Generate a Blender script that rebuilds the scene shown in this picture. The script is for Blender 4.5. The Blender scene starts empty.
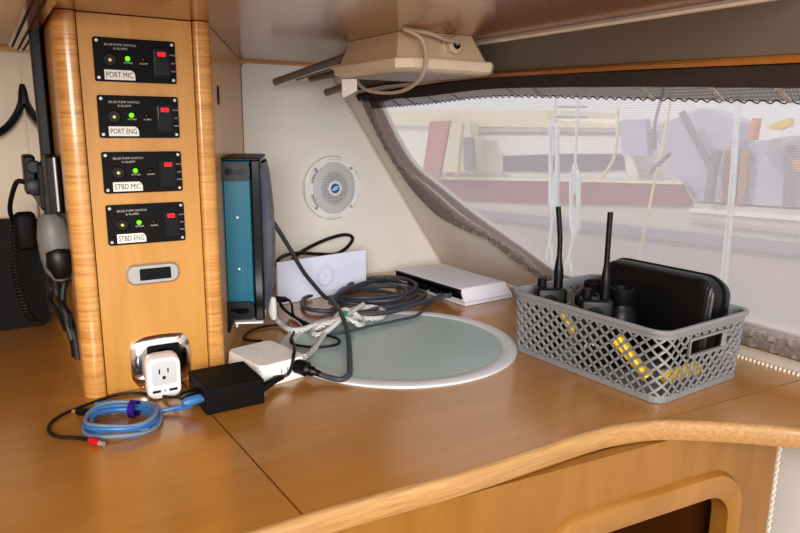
import bpy, bmesh, math, random
from mathutils import Vector, Matrix
random.seed(7)
COL = bpy.context.scene.collection
R = math.radians
PI = math.pi

# ------------------------------------------------------------------ camera model
EYE = Vector((0, 0, .42))
F_PX = 671.7
YAW, PITCH, ROLL = .551804458, .207354706, .0105133107
fw = Vector((math.sin(YAW)*math.cos(PITCH), math.cos(YAW)*math.cos(PITCH), -math.sin(PITCH)))
rt0 = Vector((math.cos(YAW), -math.sin(YAW), 0))
up0 = rt0.cross(fw)
rt = rt0*math.cos(ROLL)+up0*math.sin(ROLL)
up = -rt0*math.sin(ROLL)+up0*math.cos(ROLL)

def _ray(px, py):
    return rt*((px-400)/F_PX) - up*((py-266.5)/F_PX) + fw
def on_z(px, py, z=0.0):
    d = _ray(px, py); return EYE + d*((z-EYE.z)/d.z)
def on_y(px, py, y):
    d = _ray(px, py); return EYE + d*((y-EYE.y)/d.y)
def on_x(px, py, x):
    d = _ray(px, py); return EYE + d*((x-EYE.x)/d.x)
def on_plane(px, py, q, n):
    d = _ray(px, py); q = Vector(q); n = Vector(n); return EYE + d*((q-EYE).dot(n)/d.dot(n))

# ------------------------------------------------------------------ materials
def _new(name):
    m = bpy.data.materials.new(name); m.use_nodes = True
    nt = m.node_tree; nt.nodes.clear()
    out = nt.nodes.new('ShaderNodeOutputMaterial')
    return m, nt, out
def srgb(r, g, b):
    f = lambda c: (c/255/12.92) if c/255 <= .04045 else ((c/255+.055)/1.055)**2.4
    return (f(r), f(g), f(b), 1)
def mat(name, rgb, rough=.5, metal=0, spec=.5, coat=0, coat_rough=.08, var=.08, nscale=30, bump=0, bscale=200, emit=None, estr=0, trans=0):
    m, nt, out = _new(name)
    p = nt.nodes.new('ShaderNodeBsdfPrincipled')
    c = srgb(*rgb)
    tc = nt.nodes.new('ShaderNodeTexCoord')
    n = nt.nodes.new('ShaderNodeTexNoise'); n.inputs['Scale'].default_value = nscale; n.inputs['Detail'].default_value = 3
    nt.links.new(tc.outputs['Object'], n.inputs['Vector'])
    r = nt.nodes.new('ShaderNodeValToRGB')
    r.color_ramp.elements[0].position = .3; r.color_ramp.elements[1].position = .7
    r.color_ramp.elements[0].color = tuple(x*(1-var) for x in c[:3])+(1,)
    r.color_ramp.elements[1].color = tuple(min(1, x*(1+var)) for x in c[:3])+(1,)
    nt.links.new(n.outputs['Fac'], r.inputs['Fac'])
    nt.links.new(r.outputs['Color'], p.inputs['Base Color'])
    p.inputs['Roughness'].default_value = rough; p.inputs['Metallic'].default_value = metal
    p.inputs['Specular IOR Level'].default_value = spec
    p.inputs['Coat Weight'].default_value = coat; p.inputs['Coat Roughness'].default_value = coat_rough
    if trans: p.inputs['Transmission Weight'].default_value = trans
    if emit:
        p.inputs['Emission Color'].default_value = srgb(*emit); p.inputs['Emission Strength'].default_value = estr
    if bump:
        b = nt.nodes.new('ShaderNodeBump'); b.inputs['Strength'].default_value = bump; b.inputs['Distance'].default_value = .002
        n2 = nt.nodes.new('ShaderNodeTexNoise'); n2.inputs['Scale'].default_value = bscale
        nt.links.new(tc.outputs['Object'], n2.inputs['Vector'])
        nt.links.new(n2.outputs['Fac'], b.inputs['Height']); nt.links.new(b.outputs['Normal'], p.inputs['Normal'])
    nt.links.new(p.outputs[0], out.inputs[0])
    return m
def wood(name, dark, light, scale, rough=.3, coat=.4, coat_rough=.12, coat_ior=1.5, dist=.6, lo=.3, hi=.7, big=3.0):
    m, nt, out = _new(name)
    p = nt.nodes.new('ShaderNodeBsdfPrincipled')
    tc = nt.nodes.new('ShaderNodeTexCoord')
    mp = nt.nodes.new('ShaderNodeMapping'); mp.inputs['Scale'].default_value = scale
    nt.links.new(tc.outputs['Object'], mp.inputs['Vector'])
    n = nt.nodes.new('ShaderNodeTexNoise'); n.inputs['Scale'].default_value = 1; n.inputs['Detail'].default_value = 5
    n.inputs['Roughness'].default_value = .6; n.inputs['Distortion'].default_value = dist
    nt.links.new(mp.outputs['Vector'], n.inputs['Vector'])
    r = nt.nodes.new('ShaderNodeValToRGB')
    r.color_ramp.elements[0].position = lo; r.color_ramp.elements[1].position = hi
    r.color_ramp.elements[0].color = srgb(*dark); r.color_ramp.elements[1].color = srgb(*light)
    nt.links.new(n.outputs['Fac'], r.inputs['Fac'])
    nb = nt.nodes.new('ShaderNodeTexNoise'); nb.inputs['Scale'].default_value = big; nb.inputs['Detail'].default_value = 2
    nt.links.new(tc.outputs['Object'], nb.inputs['Vector'])
    mr = nt.nodes.new('ShaderNodeMapRange'); mr.inputs['To Min'].default_value = .86; mr.inputs['To Max'].default_value = 1.12
    nt.links.new(nb.outputs['Fac'], mr.inputs['Value'])
    mx = nt.nodes.new('ShaderNodeMix'); mx.data_type = 'RGBA'; mx.blend_type = 'MULTIPLY'; mx.inputs[0].default_value = 1
    nt.links.new(r.outputs['Color'], mx.inputs[6]); nt.links.new(mr.outputs[0], mx.inputs[7])
    nt.links.new(mx.outputs[2], p.inputs['Base Color'])
    p.inputs['Roughness'].default_value = rough; p.inputs['Coat IOR'].default_value = coat_ior
    p.inputs['Coat Weight'].default_value = coat; p.inputs['Coat Roughness'].default_value = coat_rough
    nt.links.new(p.outputs[0], out.inputs[0])
    return m
def stripes(name, c1, c2, scale, axis='Z', rough=.6, bands=True, dist=0, bump=.0, lo=.4, hi=.6):
    m, nt, out = _new(name)
    p = nt.nodes.new('ShaderNodeBsdfPrincipled')
    tc = nt.nodes.new('ShaderNodeTexCoord')
    w = nt.nodes.new('ShaderNodeTexWave'); w.wave_type = 'BANDS'; w.bands_direction = axis
    w.inputs['Scale'].default_value = scale; w.inputs['Distortion'].default_value = dist
    nt.links.new(tc.outputs['Object'], w.inputs['Vector'])
    r = nt.nodes.new('ShaderNodeValToRGB')
    r.color_ramp.elements[0].position = lo; r.color_ramp.elements[1].position = hi
    r.color_ramp.elements[0].color = srgb(*c1); r.color_ramp.elements[1].color = srgb(*c2)
    nt.links.new(w.outputs['Fac'], r.inputs['Fac']); nt.links.new(r.outputs['Color'], p.inputs['Base Color'])
    p.inputs['Roughness'].default_value = rough
    if bump:
        b = nt.nodes.new('ShaderNodeBump'); b.inputs['Strength'].default_value = bump; b.inputs['Distance'].default_value = .002
        nt.links.new(w.outputs['Fac'], b.inputs['Height']); nt.links.new(b.outputs['Normal'], p.inputs['Normal'])
    nt.links.new(p.outputs[0], out.inputs[0])
    return m
def mesh_screen(name, rgb, fac_lo, fac_hi, period):
    m, nt, out = _new(name)
    tc = nt.nodes.new('ShaderNodeTexCoord')
    ws = []
    for ax in ('Y', 'Z'):
        w = nt.nodes.new('ShaderNodeTexWave'); w.bands_direction = ax; w.inputs['Scale'].default_value = PI/10/period
        nt.links.new(tc.outputs['Object'], w.inputs['Vector']); ws.append(w)
    mx = nt.nodes.new('ShaderNodeMath'); mx.operation = 'MAXIMUM'
    nt.links.new(ws[0].outputs['Fac'], mx.inputs[0]); nt.links.new(ws[1].outputs['Fac'], mx.inputs[1])
    mr = nt.nodes.new('ShaderNodeMapRange'); mr.inputs['To Min'].default_value = fac_lo; mr.inputs['To Max'].default_value = fac_hi
    nt.links.new(mx.outputs[0], mr.inputs['Value'])
    t = nt.nodes.new('ShaderNodeBsdfTransparent')
    d = nt.nodes.new('ShaderNodeBsdfDiffuse'); d.inputs['Color'].default_value = srgb(*rgb)
    tl = nt.nodes.new('ShaderNodeBsdfTranslucent'); tl.inputs['Color'].default_value = srgb(*rgb)
    m1 = nt.nodes.new('ShaderNodeMixShader'); m1.inputs[0].default_value = .7
    nt.links.new(d.outputs[0], m1.inputs[1]); nt.links.new(tl.outputs[0], m1.inputs[2])
    m2 = nt.nodes.new('ShaderNodeMixShader')
    nt.links.new(mr.outputs[0], m2.inputs[0]); nt.links.new(t.outputs[0], m2.inputs[1]); nt.links.new(m1.outputs[0], m2.inputs[2])
    nt.links.new(m2.outputs[0], out.inputs[0])
    return m
def pane_mat(name):
    m, nt, out = _new(name)
    t = nt.nodes.new('ShaderNodeBsdfTransparent'); t.inputs['Color'].default_value = (.96, .97, .97, 1)
    g = nt.nodes.new('ShaderNodeBsdfGlossy'); g.inputs['Roughness'].default_value = .02
    mx = nt.nodes.new('ShaderNodeMixShader'); mx.inputs[0].default_value = .04
    nt.links.new(t.outputs[0], mx.inputs[1]); nt.links.new(g.outputs[0], mx.inputs[2])
    nt.links.new(mx.outputs[0], out.inputs[0])
    return m

M = {}
M['counter'] = wood('honey_maple_worktop', (166, 112, 42), (180, 127, 56), (3, 30, 8), rough=.36, coat=.9, coat_rough=.2, coat_ior=1.8)
M['nosing'] = wood('maple_nosing', (152, 114, 70), (188, 148, 98), (14, 260, 260), rough=.42, coat=.15, lo=.25, hi=.75, dist=.1)
M['panel'] = wood('maple_panel', (186, 135, 66), (199, 148, 80), (40, 40, 4), rough=.35, coat=.35)
M['post'] = wood('flame_maple_post', (172, 116, 56), (208, 156, 90), (6, 6, 120), rough=.35, coat=.4, dist=1.2, lo=.3, hi=.6)
M['ceil'] = wood('varnished_ceiling', (146, 92, 36), (160, 104, 46), (4, 12, 4), rough=.25, coat=.8, coat_rough=.16)
M['wallwood'] = wood('maple_wall', (222, 172, 118), (234, 184, 130), (30, 30, 5), rough=.4, coat=.3)
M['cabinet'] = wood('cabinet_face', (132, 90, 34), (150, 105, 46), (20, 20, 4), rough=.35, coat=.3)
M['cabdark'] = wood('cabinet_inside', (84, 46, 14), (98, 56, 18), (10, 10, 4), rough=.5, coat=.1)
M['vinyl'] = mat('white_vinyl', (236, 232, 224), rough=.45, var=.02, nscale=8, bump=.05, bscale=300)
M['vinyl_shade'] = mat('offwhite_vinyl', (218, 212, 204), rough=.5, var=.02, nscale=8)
M['vinyl_nook'] = mat('cream_vinyl', (222, 206, 186), rough=.5, var=.02, nscale=8)
M['bead'] = mat('ivory_bead', (222, 212, 196), rough=.5)
M['seam'] = mat('dark_seam', (50, 28, 12), rough=.8)
M['black'] = mat('black_plastic', (12, 12, 13), rough=.42, spec=.35, var=.1, nscale=200)
M['matblack'] = mat('matte_black_plastic', (12, 12, 13), rough=.6, spec=.22, var=.1, nscale=300, bump=.1, bscale=900)
M['glossblack'] = mat('gloss_black', (8, 8, 9), rough=.15, spec=.4, var=.02)
M['rubber'] = mat('dark_grey_cable', (66, 70, 78), rough=.5, var=.08)
M['blackcable'] = mat('black_cable', (18, 18, 20), rough=.5)
M['chrome'] = mat('chrome', (238, 239, 242), rough=.14, metal=1, var=.02)
M['steel'] = mat('screw_steel', (205, 205, 200), rough=.3, metal=.9)
M['silver'] = mat('silver_plastic', (186, 184, 180), rough=.32, metal=.55, var=.03)
M['led_green'] = mat('green_led', (60, 220, 20), emit=(110, 255, 30), estr=1.6, rough=.3)
M['red_lens'] = mat('red_lens', (210, 20, 24), emit=(240, 20, 24), estr=.7, rough=.3)
M['dark_led'] = mat('dark_led', (36, 14, 12), rough=.3)
M['brass'] = mat('buzzer_brass', (214, 196, 130), rough=.35, metal=.3)
M['sticker'] = mat('label_white', (214, 212, 206), rough=.5, var=.02)
M['ink'] = mat('black_ink', (28, 28, 30), rough=.7, var=.02)
M['print'] = mat('white_print', (190, 190, 188), rough=.6, var=.02)
M['white'] = mat('white_plastic', (232, 232, 232), rough=.35, var=.015)
M['lightgrey'] = mat('light_grey_plastic', (196, 199, 203), rough=.4, var=.015)
M['stripwhite'] = mat('warm_white_plastic', (236, 234, 230), rough=.4, var=.015)
M['routerwhite'] = mat('lilac_white_plastic', (224, 222, 232), rough=.4, var=.015)
M['boxwhite'] = mat('bluish_white_plastic', (226, 231, 250), rough=.45, var=.015)
M['greyline'] = mat('embossed_grey', (158, 162, 182), rough=.5)
M['teal'] = stripes('brushed_teal_metal', (0, 80, 104), (4, 108, 130), 120, axis='X', rough=.35, dist=.6, lo=.1, hi=.9, bump=.15)
M['greygrille'] = mat('charcoal_grille', (104, 106, 116), rough=.45)
M['bluefin'] = mat('blue_heatsink', (90, 120, 206), rough=.35, metal=.1)
M['speaker'] = mat('white_speaker_plastic', (236, 236, 234), rough=.4, var=.015)
M['speakermesh'] = mat('speaker_grille_grey', (200, 202, 204), rough=.5, var=.03)
M['speakerhole'] = mat('speaker_dark', (112, 114, 118), rough=.8)
M['bluebadge'] = mat('blue_badge', (20, 112, 176), rough=.25)
M['rim'] = mat('white_hatch_rim', (208, 210, 214), rough=.35, var=.02)
M['hatchglass'] = mat('frosted_hatch_glass', (166, 184, 184), rough=.3, spec=.5, coat=.3, coat_rough=.25, var=.04, nscale=4)
M['basket'] = mat('grey_basket_plastic', (134, 135, 138), rough=.45, var=.03)
M['case'] = stripes('ribbed_black_case', (9, 9, 10), (15, 15, 17), 60, axis='Y', rough=.38, bump=.15)
M['yellow'] = mat('yellow_plastic', (236, 200, 20), rough=.4)
M['paleblue'] = mat('pale_blue_plastic', (150, 176, 214), rough=.5)
M['glasslens'] = mat('eyepiece_glass', (24, 28, 34), rough=.06, spec=.8)
M['bluecable'] = mat('blue_cable', (58, 112, 168), rough=.45)
M['greycable'] = mat('grey_blue_braid', (112, 124, 142), rough=.6, var=.2, nscale=900)
M['purple'] = mat('purple_strap', (72, 36, 160), rough=.6)
M['redplug'] = mat('red_plug', (200, 24, 40), rough=.4)
M['gold'] = mat('gold_contact', (220, 180, 110), rough=.3, metal=.8)
M['braid'] = stripes('braided_white_grey_cord', (226, 226, 222), (120, 122, 126), 120, axis='DIAGONAL', rough=.75, lo=.7, hi=.85)
M['green'] = mat('green_tie', (20, 150, 96), rough=.4)
M['beige'] = mat('beige_plastic', (206, 184, 158), rough=.45, var=.02)
M['beigelid'] = mat('beige_lid', (222, 206, 184), rough=.45, var=.02)
M['lidpanel'] = mat('grey_lid_label', (176, 166, 164), rough=.4, var=.05)
M['rod'] = mat('dark_grey_rod', (120, 112, 106), rough=.45)
M['shadegauze'] = mesh_screen('sunshade_mesh', (198, 192, 193), .42, .76, .0036)
M['hem'] = mesh_screen('hem_gauze', (120, 110, 106), .5, .92, .0042)
M['tape'] = mat('dark_grey_tape', (142, 134, 130), rough=.85, var=.3, nscale=120, bump=.4, bscale=250)
M['topband'] = mat('dark_brown_band', (52, 42, 36), rough=.9, var=.2, nscale=90)
M['stitch'] = mat('black_stitch', (24, 22, 24), rough=.9)
M['frame'] = mat('pinkish_grey_frame', (238, 230, 232), rough=.5, var=.03)
M['pane'] = pane_mat('window_pane')
M['handset'] = mat('grey_handset', (100, 98, 96), rough=.5)
M['darkgrey'] = mat('dark_grey_plastic', (38, 38, 40), rough=.5)
M['screen'] = mat('glossy_screen', (58, 52, 46), rough=.06, spec=.9, coat=1, coat_rough=.03, var=.02)
M['hull'] = mat('yacht_hull', (190, 176, 170), rough=.35, var=.02, nscale=2)
M['hullwhite'] = mat('yacht_white', (246, 244, 240), rough=.4, var=.02, nscale=2)
M['topsides'] = mat('yacht_topsides', (208, 200, 192), rough=.4, var=.02, nscale=2)
M['cream'] = mat('yacht_cream', (242, 232, 196), rough=.5, var=.04, nscale=4)
M['maroon'] = mat('maroon_stripe', (150, 84, 96), rough=.4, var=.05, nscale=4)
M['smoke'] = mat('smoked_window', (104, 104, 116), rough=.15)
M['railgrey'] = mat('grey_rub_rail', (152, 150, 160), rough=.5)
M['pinkpanel'] = mat('faded_red_canvas', (196, 130, 126), rough=.8, var=.05)
M['bag'] = mat('cream_canvas', (226, 220, 190), rough=.8, var=.05, nscale=12)
M['rope'] = mat('cream_rope', (240, 226, 176), rough=.8)
M['shroud'] = mat('stainless_rigging', (228, 234, 240), rough=.4, metal=.1)
M['tarp'] = mat('lilac_blue_tarp', (190, 194, 216), rough=.7, var=.08, nscale=6)
M['brown'] = mat('weathered_brown_post', (176, 130, 112), rough=.7)
M['greygear'] = mat('grey_deck_gear', (132, 134, 144), rough=.5)
M['water'] = mat('harbour_water', (128, 140, 150), rough=.12, var=.1, nscale=3)
M['orange'] = mat('orange_gear', (214, 140, 104), rough=.6)
M['cable_beige'] = mat('beige_cable', (186, 170, 152), rough=.5)
M['wall_shade'] = mat('grey_beige_wall_shade', (104, 94, 84), rough=.7, var=.03, nscale=10)  # darker wall tone: shade of the raked wall above the window, painted in
M['frameswood'] = wood('opening_frame_wood', (146, 102, 42), (164, 118, 56), (14, 14, 6), rough=.35, coat=.3)
M['floor'] = wood('cabin_floor', (120, 76, 40), (140, 92, 52), (4, 40, 4))

# ------------------------------------------------------------------ object helpers
WM = {}
def link(o, parent=None):
    COL.objects.link(o)
    if parent is not None: o.parent = parent
    return o
def tag(o, label=None, cat=None, group=None, kind=None):
    if label: o['label'] = label
    if cat: o['category'] = cat
    if group: o['group'] = group
    if kind: o['kind'] = kind
    return o
def thing(name, label, cat, loc=(0, 0, 0), rz=0, group=None, rot=None):
    o = bpy.data.objects.new(name, None); link(o)
    o.empty_display_size = .02
    o.location = loc
    o.rotation_euler = rot if rot is not None else (0, 0, rz)
    from mathutils import Euler
    WM[o] = Matrix.Translation(Vector(loc)) @ Euler(o.rotation_euler).to_matrix().to_4x4()
    return tag(o, label, cat, group)
def obj(name, bm, m, parent=None, world=False, smooth=False, label=None):
    """one mesh object; world=True means the bmesh is in world space and is moved into its thing's frame"""
    if parent is not None and world:
        bmesh.ops.transform(bm, matrix=WM[parent].inverted(), verts=bm.verts)
    loc = None
    if parent is None:
        xs = [v.co for v in bm.verts]
        c = Vector(((min(v.x for v in xs)+max(v.x for v in xs))/2, (min(v.y for v in xs)+max(v.y for v in xs))/2, min(v.z for v in xs)))
        bmesh.ops.translate(bm, vec=-c, verts=bm.verts); loc = c
    bmesh.ops.recalc_face_normals(bm, faces=bm.faces)
    me = bpy.data.meshes.new(name); 
    if smooth:
        for f in bm.faces: f.smooth = True
    bm.to_mesh(me); bm.free()
    if smooth:
        try: me.set_sharp_from_angle(angle=R(40))
        except Exception: pass
    me.materials.append(m)
    o = bpy.data.objects.new(name, me); link(o, parent)
    if loc is not None: o.location = loc
    if parent is not None: WM[o] = WM[parent]
    if label: o['label'] = label
    return o
def struct(name, bm, m, **k):
    o = obj(name, bm, m, **k); o['kind'] = 'structure'; return o

# ------------------------------------------------------------------ geometry helpers
def B(): return bmesh.new()
def box(bm, c, s, bev=0, seg=2, mtx=None):
    r = bmesh.ops.create_cube(bm, size=1)
    vs = r['verts']
    bmesh.ops.scale(bm, vec=s, verts=vs)
    if bev:
        es = list({e for v in vs for e in v.link_edges})
        g = bmesh.ops.bevel(bm, geom=es, offset=bev, segments=seg, profile=.5, affect='EDGES')
        vs = list({v for f in g['faces'] for v in f.verts} | {v for v in vs if v.is_valid})
        seen = set(vs); stack = list(vs)
        while stack:
            v = stack.pop()
            for e in v.link_edges:
                w = e.other_vert(v)
                if w not in seen: seen.add(w); stack.append(w)
        vs = list(seen)
    bmesh.ops.translate(bm, vec=c, verts=vs)
    if mtx is not None: bmesh.ops.transform(bm, matrix=mtx, verts=vs)
    return vs
def box_between(bm, lo, hi, bev=0, seg=2):
    lo = Vector(lo); hi = Vector(hi)
    return box(bm, (lo+hi)/2, hi-lo, bev, seg)
def rrect(w, h, r, n=5, cx=0, cy=0):
    pts = []
    for sx, sy, a0 in ((1, 1, 0), (-1, 1, 90), (-1, -1, 180), (1, -1, 270)):
        for k in range(n+1):
            a = R(a0+90*k/n)
            pts.append((cx+sx*(w/2-r)+r*math.cos(a), cy+sy*(h/2-r)+r*math.sin(a)))
    return pts
def circ(r, n=24, cx=0, cy=0): return [(cx+r*math.cos(2*PI*k/n), cy+r*math.sin(2*PI*k/n)) for k in range(n)]
def prism(bm, pts, f, t0, t1):
    """outline pts extruded from depth t0 to t1; f(u,v,t) -> point"""
    a = [bm.verts.new(f(u, v, t0)) for u, v in pts]; b = [bm.verts.new(f(u, v, t1)) for u, v in pts]
    n = len(pts)
    bm.faces.new(a); bm.faces.new(b[::-1])
    for i in range(n): bm.faces.new((a[i], b[i], b[(i+1) % n], a[(i+1) % n]))
def loft(bm, rings, cap=True, closed=True):
    vs = [[bm.verts.new(p) for p in r] for r in rings]
    n = len(vs[0])
    for a, b in zip(vs, vs[1:]):
        for i in range(n if closed else n-1):
            j = (i+1) % n
            bm.faces.new((a[i], a[j], b[j], b[i]))
    if cap:
        bm.faces.new(vs[0][::-1]); bm.faces.new(vs[-1])
    return vs
def ring_plate(bm, outer, inner, f, t0, t1):
    n = len(outer)
    L = [[bm.verts.new(f(u, v, t)) for u, v in pts] for pts, t in ((outer, t0), (outer, t1), (inner, t1), (inner, t0))]
    for k in range(4):
        a, b = L[k], L[(k+1) % 4]
        for i in range(n):
            j = (i+1) % n
            bm.faces.new((a[i], a[j], b[j], b[i]))
def lathe(bm, prof, c=(0, 0, 0), n=24, mtx=None):
    rings = [[Vector((r*math.cos(2*PI*k/n), r*math.sin(2*PI*k/n), z)) for k in range(n)] for r, z in prof]
    vs = loft(bm, rings)
    al = [v for r in vs for v in r]
    if mtx is not None: bmesh.ops.transform(bm, matrix=mtx, verts=al)
    bmesh.ops.translate(bm, vec=c, verts=al)
def smooth_path(pts, sub=6):
    P = [Vector(p) for p in pts]; out = []
    for i in range(len(P)-1):
        p0 = P[i-1] if i else P[i]*2-P[i+1]; p1 = P[i]; p2 = P[i+1]
        p3 = P[i+2] if i+2 < len(P) else P[i+1]*2-P[i]
        for k in range(sub):
            t = k/sub
            out.append(.5*((2*p1)+(p2-p0)*t+(2*p0-5*p1+4*p2-p3)*t*t+(3*p1-p0-3*p2+p3)*t**3))
    out.append(P[-1]); return out
def tube(bm, path, r, n=8, cap=True):
    path = [Vector(p) for p in path]
    rs = r if isinstance(r, (list, tuple)) else [r]*len(path)
    ref = None; rings = []
    for i, p in enumerate(path):
        t = (path[min(i+1, len(path)-1)]-path[max(i-1, 0)])
        if t.length < 1e-9: t = Vector((0, 0, 1))
        t.normalize()
        if ref is None:
            ref = t.orthogonal().normalized()
        ref = (ref-t*ref.dot(t)).normalized(); bi = t.cross(ref)
        rings.append([p+(ref*math.cos(2*PI*k/n)+bi*math.sin(2*PI*k/n))*rs[i] for k in range(n)])
    loft(bm, rings, cap)
def cable(bm, pts, r, sub=6, n=8):
    tube(bm, smooth_path(pts, sub), r, n)
def frame_mtx(o, x, y, z):
    m = Matrix((Vector(x).to_4d(), Vector(y).to_4d(), Vector(z).to_4d(), Vector(o).to_4d())).transposed()
    for i in range(3): m[3][i] = 0
    m[3][3] = 1
    for j in range(3): m[3][j] = 0
    return m
def text_bm(s, size, f, width=None):
    """lettering as a mesh, centred; f maps (u,v) to a point"""
    cu = bpy.data.curves.new('lettering', 'FONT'); cu.body = s; cu.size = size; cu.align_x = 'CENTER'; cu.align_y = 'CENTER'
    cu.resolution_u = 2
    o = bpy.data.objects.new('lettering', cu); COL.objects.link(o)
    dg = bpy.context.evaluated_depsgraph_get(); dg.update()
    me = bpy.data.meshes.new_from_object(o.evaluated_get(dg))
    bm = bmesh.new(); bm.from_mesh(me)
    bpy.data.objects.remove(o); bpy.data.curves.remove(cu); bpy.data.meshes.remove(me)
    k = 1
    if width:
        xs = [v.co.x for v in bm.verts]; k = width/(max(xs)-min(xs)); c0 = (max(xs)+min(xs))/2
        for v in bm.verts: v.co.x -= c0
    for v in bm.verts: v.co = Vector(f(v.co.x*k, v.co.y))
    return bm
def join_into(dst, src):
    me = bpy.data.meshes.new('tmp'); src.to_mesh(me); src.free(); dst.from_mesh(me); bpy.data.meshes.remove(me)

exec_parts = []
# ================================================================== SETTING
CZ = .572            # soffit height
YB = 1.67            # back bulkhead
YP = 1.085            # face of the instrument column
NIN = Vector((-.825, 0, -.565))
WQ = (1.18, 1, 0); WN = (.57, 0, .39)
def W(y, z, off=0): return Vector((1.18-.684*z, y, z)) + NIN*off
def wp(px, py):
    p = on_plane(px, py, WQ, WN); return (p.y, p.z)

bm = B(); box_between(bm, (-1.5, -1.6, -1.0), (1.6, 1.75, -.95)); struct('floor', bm, M['floor'])
bm = B(); box_between(bm, (-1.5, .42, CZ), (.80, 1.70, CZ+.03)); struct('ceiling', bm, M['ceil'])
bm = B(); box_between(bm, (-1.5, .40, CZ), (.80, .42, 1.15)); struct('trim_5', bm, M['ceil'])
bm = B(); box_between(bm, (-1.55, -1.6, -.95), (-1.5, 1.7, 1.15)); struct('wall_left', bm, M['vinyl_nook'])
bm = B(); prism(bm, [(-1.5, -.95), (1.17, -.95), (1.18, 0), (1.18-.684*CZ, CZ), (-1.5, CZ)], lambda u, v, t: Vector((u, t, v)), YB+.004, YB+.03); struct('wall_back', bm, M['wallwood'])
# white liner panel on the back bulkhead, rounded at its upper left corner
x0 = .5625; r = .014
pts = [(x0, -.02), (1.18+.684*.02-.002, -.02), (1.18-.684*.566-.002, .566)]
pts += [(x0+r+r*math.cos(R(a)), .566-r+r*math.sin(R(a))) for a in (90, 112, 135, 157, 180)]
bm = B(); prism(bm, pts, lambda u, v, t: Vector((u, YB-t, v)), -.004, .003); struct('trim_3', bm, M['vinyl'])
# cream vinyl panel in the nook left of the column
bm = B(); box_between(bm, (-.9, YB-.006, -.01), (.3, YB+.003, CZ-.012)); struct('trim_4', bm, M['vinyl_nook'])

# ---- raked side wall with the window opening
outer_yz = [(1.565, .497), (1.58, .43), (1.588, .35), (1.585, .313), (1.57, .244), (1.51, .179), (1.40, .151), (1.324, .140), (1.26, .0965),
            (1.174, .062), (1.09, .047), (.95, .041), (.744, .037), (.6, .036), (.4, .036), (.22, .05)]
tape_in = [wp(*p) for p in ((375.6, 101), (389, 135), (409, 166), (436.6, 188), (468, 215), (515.5, 245), (547, 269))] + [(1.06, .082), (.95, .080), (.744, .082), (.66, .084), (.558, .086), (.4, .086), (.25, .09)]
hole_low = [wp(*p) for p in ((386, 103), (413, 151), (429, 170.6), (480, 210), (539, 253), (570.6, 273))] + [(1.0, .098), (.9, .098), (.66, .098), (.4, .098), (.30, .11)]
hole_top = [(.28, .47), (.46, .488), (.69, .495), (1.018, .502), (1.3, .499)]
def resample(pts, n):
    P = smooth_path([Vector((p[0], p[1], 0)) for p in pts], 8)
    d = [0]
    for a, b in zip(P, P[1:]): d.append(d[-1]+(b-a).length)
    out = []; j = 0
    for k in range(n):
        t = d[-1]*k/(n-1)
        while j < len(P)-2 and d[j+1] < t: j += 1
        q = (t-d[j])/max(1e-9, d[j+1]-d[j]); v = P[j].lerp(P[j+1], q); out.append((v.x, v.y))
    return out
hole_low = [(a_[0]*.6+b_[0]*.4, a_[1]*.6+b_[1]*.4) for a_, b_ in zip(resample(hole_low, 60), resample(tape_in, 60))]
hole = resample(hole_low, 60) + resample(hole_top, 24)
def plate_with_hole(bm, outer, inner, f, t0, t1):
    """flat plate between an outer outline and an inner hole, both in (u,v)"""
    def layer(t):
        vo = [bm.verts.new(f(u, v, t)) for u, v in outer]; vi = [bm.verts.new(f(u, v, t)) for u, v in inner]
        es = [bm.edges.new((a[i], a[(i+1) % len(a)])) for a in (vo, vi) for i in range(len(a))]
        bmesh.ops.triangle_fill(bm, use_beauty=True, use_dissolve=False, edges=es)
        return vo, vi
    a = layer(t0); b = layer(t1)
    for k in (0, 1):
        n = len(a[k])
        for i in range(n): bm.faces.new((a[k][i], a[k][(i+1) % n], b[k][(i+1) % n], b[k][i]))
bm = B()
plate_with_hole(bm, [(-.6, -.02), (1.70, -.02), (1.70, .62), (-.6, .62)], hole, lambda u, v, t: W(u, v, t), -.005, 0)
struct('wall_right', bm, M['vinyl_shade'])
# topside liner below the worktop, right of the cabinet
bm = B()
loft(bm, [[Vector((1.2, y, -.02)), Vector((1.24, y, -.02)), Vector((1.15, y, -.9)), Vector((1.11, y, -.9))] for y in (-.6, .5, 1.66)])
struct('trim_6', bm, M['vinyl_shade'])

# window: bezel ring and pane
tape_mid = [((a[0]+b[0])/2, (a[1]+b[1])/2) for a, b in zip(resample(outer_yz, 60), resample(tape_in, 60))]
bm = B()
lo = resample(hole_low, 60); 
top_o = [(y, z+.012) for y, z in resample(hole_top, 24)]
ring_plate(bm, tape_mid+top_o, lo+resample(hole_top, 24), lambda u, v, t: W(u, v, t), .0005, .004)
wframe = struct('window_1', bm, M['frame'])
bm = B()
vs = [bm.verts.new(W(u, v, -.012)) for u, v in hole]; bm.faces.new(vs)
o = obj('window_2', bm, M['pane']); o['kind'] = 'structure'

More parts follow.
